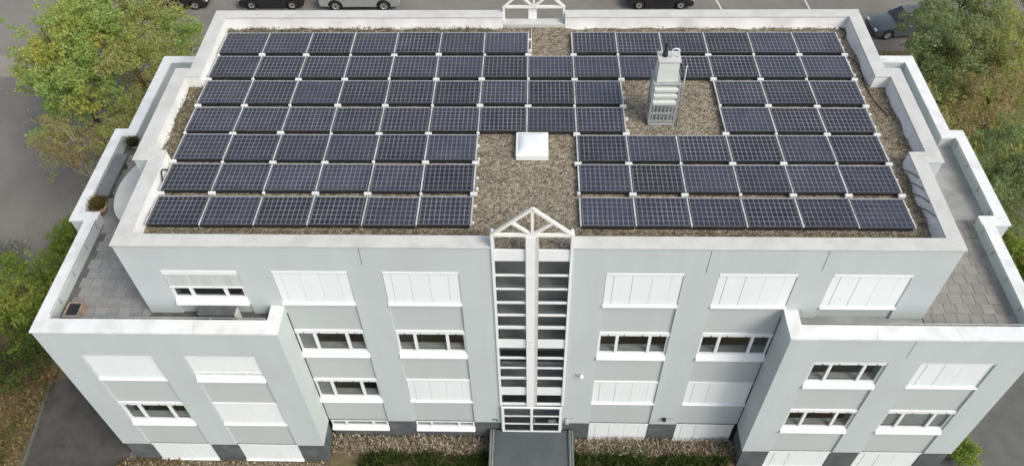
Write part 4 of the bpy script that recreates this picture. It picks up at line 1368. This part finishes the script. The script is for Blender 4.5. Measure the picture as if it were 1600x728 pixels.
# ------------------------------------------------------------------ cars
M_TYRE = mat('tyre_rubber', (0.02, 0.02, 0.02), (0.03, 0.03, 0.03), rough=0.85)
M_RIM = mat('alloy_rim', (0.55, 0.56, 0.57), (0.45, 0.46, 0.47), rough=0.35, metal=0.6)
M_CARG = mat('car_glass', (0.03, 0.04, 0.045), (0.04, 0.05, 0.055), rough=0.08, spec=0.6)
M_LAMP = mat('lamp_glass', (0.6, 0.62, 0.64), (0.5, 0.52, 0.54), rough=0.15)
M_TAIL = mat('tail_lamp', (0.25, 0.02, 0.02), (0.2, 0.02, 0.02), rough=0.2)


def car(label, loc, rz, paint, L=4.4, wb=2.65, Wd=1.78, kind='saloon'):
    e = empty('parked_car', (loc[0], loc[1], 0.01), rz=rz)
    tag(e, label, 'car', 'cars parked behind the building')
    rw = 0.33 if kind != 'pickup' else 0.39
    zb, zs = (0.22, 0.93) if kind != 'pickup' else (0.34, 1.10)
    xw = (-wb / 2 + 0.02, wb / 2 + 0.02)
    # side profile with wheel arches, front at -x
    pr = [(-L / 2 + 0.05, zb + 0.05)]
    for cx in xw:
        ra = rw + 0.07
        h0 = max(0.0, rw - zb)
        a0 = math.pi + math.asin(-(zb - rw) / ra) if ra > abs(zb - rw) else math.pi
        st = math.pi - math.asin((zb - rw) / ra)
        en = math.asin((zb - rw) / ra)
        for k in range(11):
            an = st + (en - st) * k / 10
            pr.append((cx + ra * math.cos(an), rw + ra * math.sin(an)))
    pr += [(L / 2 - 0.06, zb + 0.05), (L / 2, zb + 0.25), (L / 2 - 0.03, zs - 0.08), (L / 2 - 0.12, zs)]
    if kind == 'pickup':
        pr += [(-L / 2 + 0.20, zs), (-L / 2 + 0.02, zs - 0.12), (-L / 2, zb + 0.25)]
    else:
        pr += [(-L * 0.17, zs), (-L / 2 + 0.35, zs - 0.14), (-L / 2 + 0.06, zs - 0.26), (-L / 2, zb + 0.25)]
    bm = bmesh.new()
    N = len(pr)
    lay = [(-1, 0.93), (-0.97, 1.0), (0.97, 1.0), (1, 0.93)]
    rings = []
    for sy, sc in lay:
        rings.append([bm.verts.new((x * (0.985 if abs(sy) == 1 else 1), sy * Wd / 2, (z - 0.55) * (0.95 if abs(sy) == 1 else 1) + 0.55)) for x, z in pr])
    for a, b in zip(rings[:-1], rings[1:]):
        for i in range(N):
            f = bm.faces.new((a[i], a[(i + 1) % N], b[(i + 1) % N], b[i]))
            f.smooth = True
    for ring in (rings[0], rings[-1]):
        bm.faces.new(ring)
    bm.normal_update()
    bmesh.ops.triangulate(bm, faces=[f for f in bm.faces if len(f.verts) > 4])
    obj('body', bm, paint, e)
    # cabin
    if kind == 'pickup':
        x0, x1, x2, x3, zt = -L * 0.20, -L * 0.08, L * 0.14, L * 0.17, 1.72
    else:
        x0, x1, x2, x3, zt = -L * 0.19, -L * 0.03, L * 0.26, L * 0.43, 1.42
    def cab(bm, ins, za, zc_):
        A = [(x0 + ins, -Wd / 2 + 0.06 + ins), (x3 - ins, -Wd / 2 + 0.06 + ins), (x3 - ins, Wd / 2 - 0.06 - ins), (x0 + ins, Wd / 2 - 0.06 - ins)]
        Bq = [(x1, -Wd / 2 + 0.22), (x2, -Wd / 2 + 0.22), (x2, Wd / 2 - 0.22), (x1, Wd / 2 - 0.22)]
        va = [bm.verts.new((x, y, za)) for x, y in A]
        vb = [bm.verts.new((x, y, zc_)) for x, y in Bq]
        bm.faces.new(va); bm.faces.new(vb)
        for k in range(4):
            bm.faces.new((va[k], va[(k + 1) % 4], vb[(k + 1) % 4], vb[k]))
    bm = bmesh.new(); cab(bm, 0.0, zs - 0.02, zt - 0.03); bevel(bm, 0.03, 2)
    obj('windows', bm, M_CARG, e)
    bm = bmesh.new()
    box(bm, x1 - 0.03, x2 + 0.03, -Wd / 2 + 0.19, Wd / 2 - 0.19, zt - 0.035, zt); bevel(bm, 0.015, 2)
    obj('roof', bm, paint, e)
    for sy in (-1, 1):
        bm = bmesh.new()
        bar(bm, (x0, sy * (Wd / 2 - 0.07), zs - 0.01), (x1, sy * (Wd / 2 - 0.215), zt - 0.02), 0.06, 0.05)
        bar(bm, ((x0 + x3) / 2, sy * (Wd / 2 - 0.055), zs - 0.01), ((x1 + x2) / 2, sy * (Wd / 2 - 0.205), zt - 0.02), 0.07, 0.03)
        bar(bm, (x3, sy * (Wd / 2 - 0.07), zs - 0.01), (x2, sy * (Wd / 2 - 0.215), zt - 0.02), 0.08, 0.05)
        obj('pillars', bm, paint, e)
        obj('mirror', bx(x0 + 0.15, x0 + 0.27, sy * (Wd / 2 + 0.06) - 0.07, sy * (Wd / 2 + 0.06) + 0.07, zs + 0.0, zs + 0.12, 0.02), paint, e)
        obj('sill', bx(-wb / 2 + 0.5, wb / 2 - 0.45, sy * (Wd / 2 - 0.02) - 0.03, sy * (Wd / 2 - 0.02) + 0.03, zb - 0.05, zb + 0.01, 0.01), M_BLACK, e)
        obj('headlight', bx(-L / 2 - 0.005, -L / 2 + 0.2, sy * Wd * 0.36 - 0.16, sy * Wd * 0.36 + 0.16, zs - 0.36, zs - 0.24, 0.02), M_LAMP, e)
        obj('tail_light', bx(L / 2 - 0.1, L / 2 + 0.005, sy * Wd * 0.4 - 0.1, sy * Wd * 0.4 + 0.1, zs - 0.3, zs - 0.14, 0.02), M_TAIL, e)
        for cx in xw:
            wh = empty('wheel', (cx, sy * (Wd / 2 - 0.09), rw), e)
            bm = bmesh.new()
            prof = [(0.60, -0.10), (0.92, -0.105), (1.0, -0.07), (1.0, 0.07), (0.92, 0.105), (0.60, 0.10)]
            seg = 20
            rg = [[bm.verts.new((r * rw * math.cos(2 * math.pi * k / seg), yy, r * rw * math.sin(2 * math.pi * k / seg))) for k in range(seg)] for r, yy in prof]
            for a, b in zip(rg[:-1], rg[1:]):
                for k in range(seg):
                    f = bm.faces.new((a[k], a[(k + 1) % seg], b[(k + 1) % seg], b[k])); f.smooth = True
            obj('tyre', bm, M_TYRE, wh)
            bm = bmesh.new()
            for k in range(5):
                an = 2 * math.pi * k / 5
                bar(bm, (0, sy * 0.085, 0), (0.6 * rw * math.cos(an), sy * 0.085, 0.6 * rw * math.sin(an)), 0.035, 0.11)
            rg = [[bm.verts.new((r * rw * math.cos(2 * math.pi * k / seg), sy * yy, r * rw * math.sin(2 * math.pi * k / seg))) for k in range(seg)] for r, yy in ((0.62, 0.095), (0.52, 0.09), (0.5, 0.04), (0.05, 0.035))]
            for a, b in zip(rg[:-1], rg[1:]):
                for k in range(seg):
                    f = bm.faces.new((a[k], a[(k + 1) % seg], b[(k + 1) % seg], b[k])); f.smooth = True
            obj('rim', bm, M_RIM, wh)
            bm = bmesh.new()
    obj('underbody', bx(-L / 2 + 0.3, L / 2 - 0.3, -Wd / 2 + 0.22, Wd / 2 - 0.22, zb - 0.06, zb + 0.25), M_BLACK, e)
    if kind == 'pickup':
        obj('bed_cover', bx(L * 0.19, L / 2 - 0.08, -Wd / 2 + 0.1, Wd / 2 - 0.1, zs + 0.002, zs + 0.05, 0.01), M_BLACK, e)
        for sy in (-1, 1):
            for cx in xw:
                bm = bmesh.new()
                ra = rw + 0.075
                tube(bm, [(cx + ra * math.cos(a_), sy * (Wd / 2 - 0.005), rw + ra * math.sin(a_)) for a_ in np.linspace(0.1, math.pi - 0.1, 10)], [0.05] * 10, 6)
                obj('wheel_arch', bm, M_BLACK, e)
    return e


P_BLACK = mat('black_car_paint', (0.012, 0.012, 0.014), (0.016, 0.016, 0.018), rough=0.25, spec=0.5, coat=0.6)
P_SILVER = mat('silver_car_paint', (0.42, 0.44, 0.45), (0.38, 0.40, 0.41), rough=0.3, spec=0.5, metal=0.3, coat=0.5)
P_GREY = mat('grey_car_paint', (0.085, 0.10, 0.11), (0.07, 0.085, 0.095), rough=0.3, spec=0.5, coat=0.5)
car('black parked car half hidden by the upper left tree', (-24.6, 32.6), R(180), P_BLACK)
car('black parked car beside the silver pickup', (-18.0, 32.6), R(0), P_BLACK, wb=2.8, L=4.5)
car('silver pickup with black wheel arches', (-11.9, 32.45), R(0), P_SILVER, L=5.5, wb=3.3, Wd=1.9, kind='pickup')
car('black parked car right of the rear truss', (8.5, 32.5), R(180), P_BLACK, wb=2.8, L=4.5)
car('dark grey car with black windscreen partly under the right tree', (23.9, 29.2), R(6), P_GREY, L=4.3)

blades('leaf_litter', 'scattered fallen leaves on the left footpath and asphalt', 'leaf litter', [(-21.4, -17.2, -4, 3.5), (-27, -23.5, 8, 26)], 700, 0.012, 0.03, 0.05, ML_LITTER, 2.5)

# ------------------------------------------------------------------ weeds and dry stalks on the roof gravel
ML_SEDUM = leaf_mat('dry_roof_weed', [(0.20, 0.16, 0.09), (0.30, 0.25, 0.16), (0.10, 0.085, 0.05), (0.15, 0.15, 0.06)], trans=0.15)
ML_SEDUMD = leaf_mat('dark_roof_weed', [(0.07, 0.065, 0.035), (0.12, 0.105, 0.06), (0.09, 0.10, 0.04), (0.20, 0.17, 0.11)], trans=0.15)
blades('roof_weeds', 'dry stalks along the gravel strip in front of the first panel row', 'roof weeds', [(-12.4, -1.4, 0.55, 1.05), (1.4, 12.3, 0.55, 1.05)], 5200, 0.03, 0.14, 0.014, ML_SEDUM, 0.6)
bpy.data.objects['roof_weeds'].location.z = ZRF
blades('roof_weeds', 'dark weeds in the gravel along the left roof parapet', 'roof weeds', [(-13.05, -12.5, 4.3, 8.2), (-12.5, -1.4, 11.62, 11.98)], 3200, 0.03, 0.16, 0.014, ML_SEDUMD, 0.7)
bpy.data.objects['roof_weeds.001'].location.z = ZRF
blades('roof_weeds', 'sparse weeds in the gravel along the right roof parapet', 'roof weeds', [(12.1, 12.5, 0.6, 3.7), (12.2, 13.0, 4.2, 8.2), (2.0, 12.4, 11.62, 11.98)], 2200, 0.03, 0.12, 0.014, ML_SEDUM, 0.7)
bpy.data.objects['roof_weeds.002'].location.z = ZRF
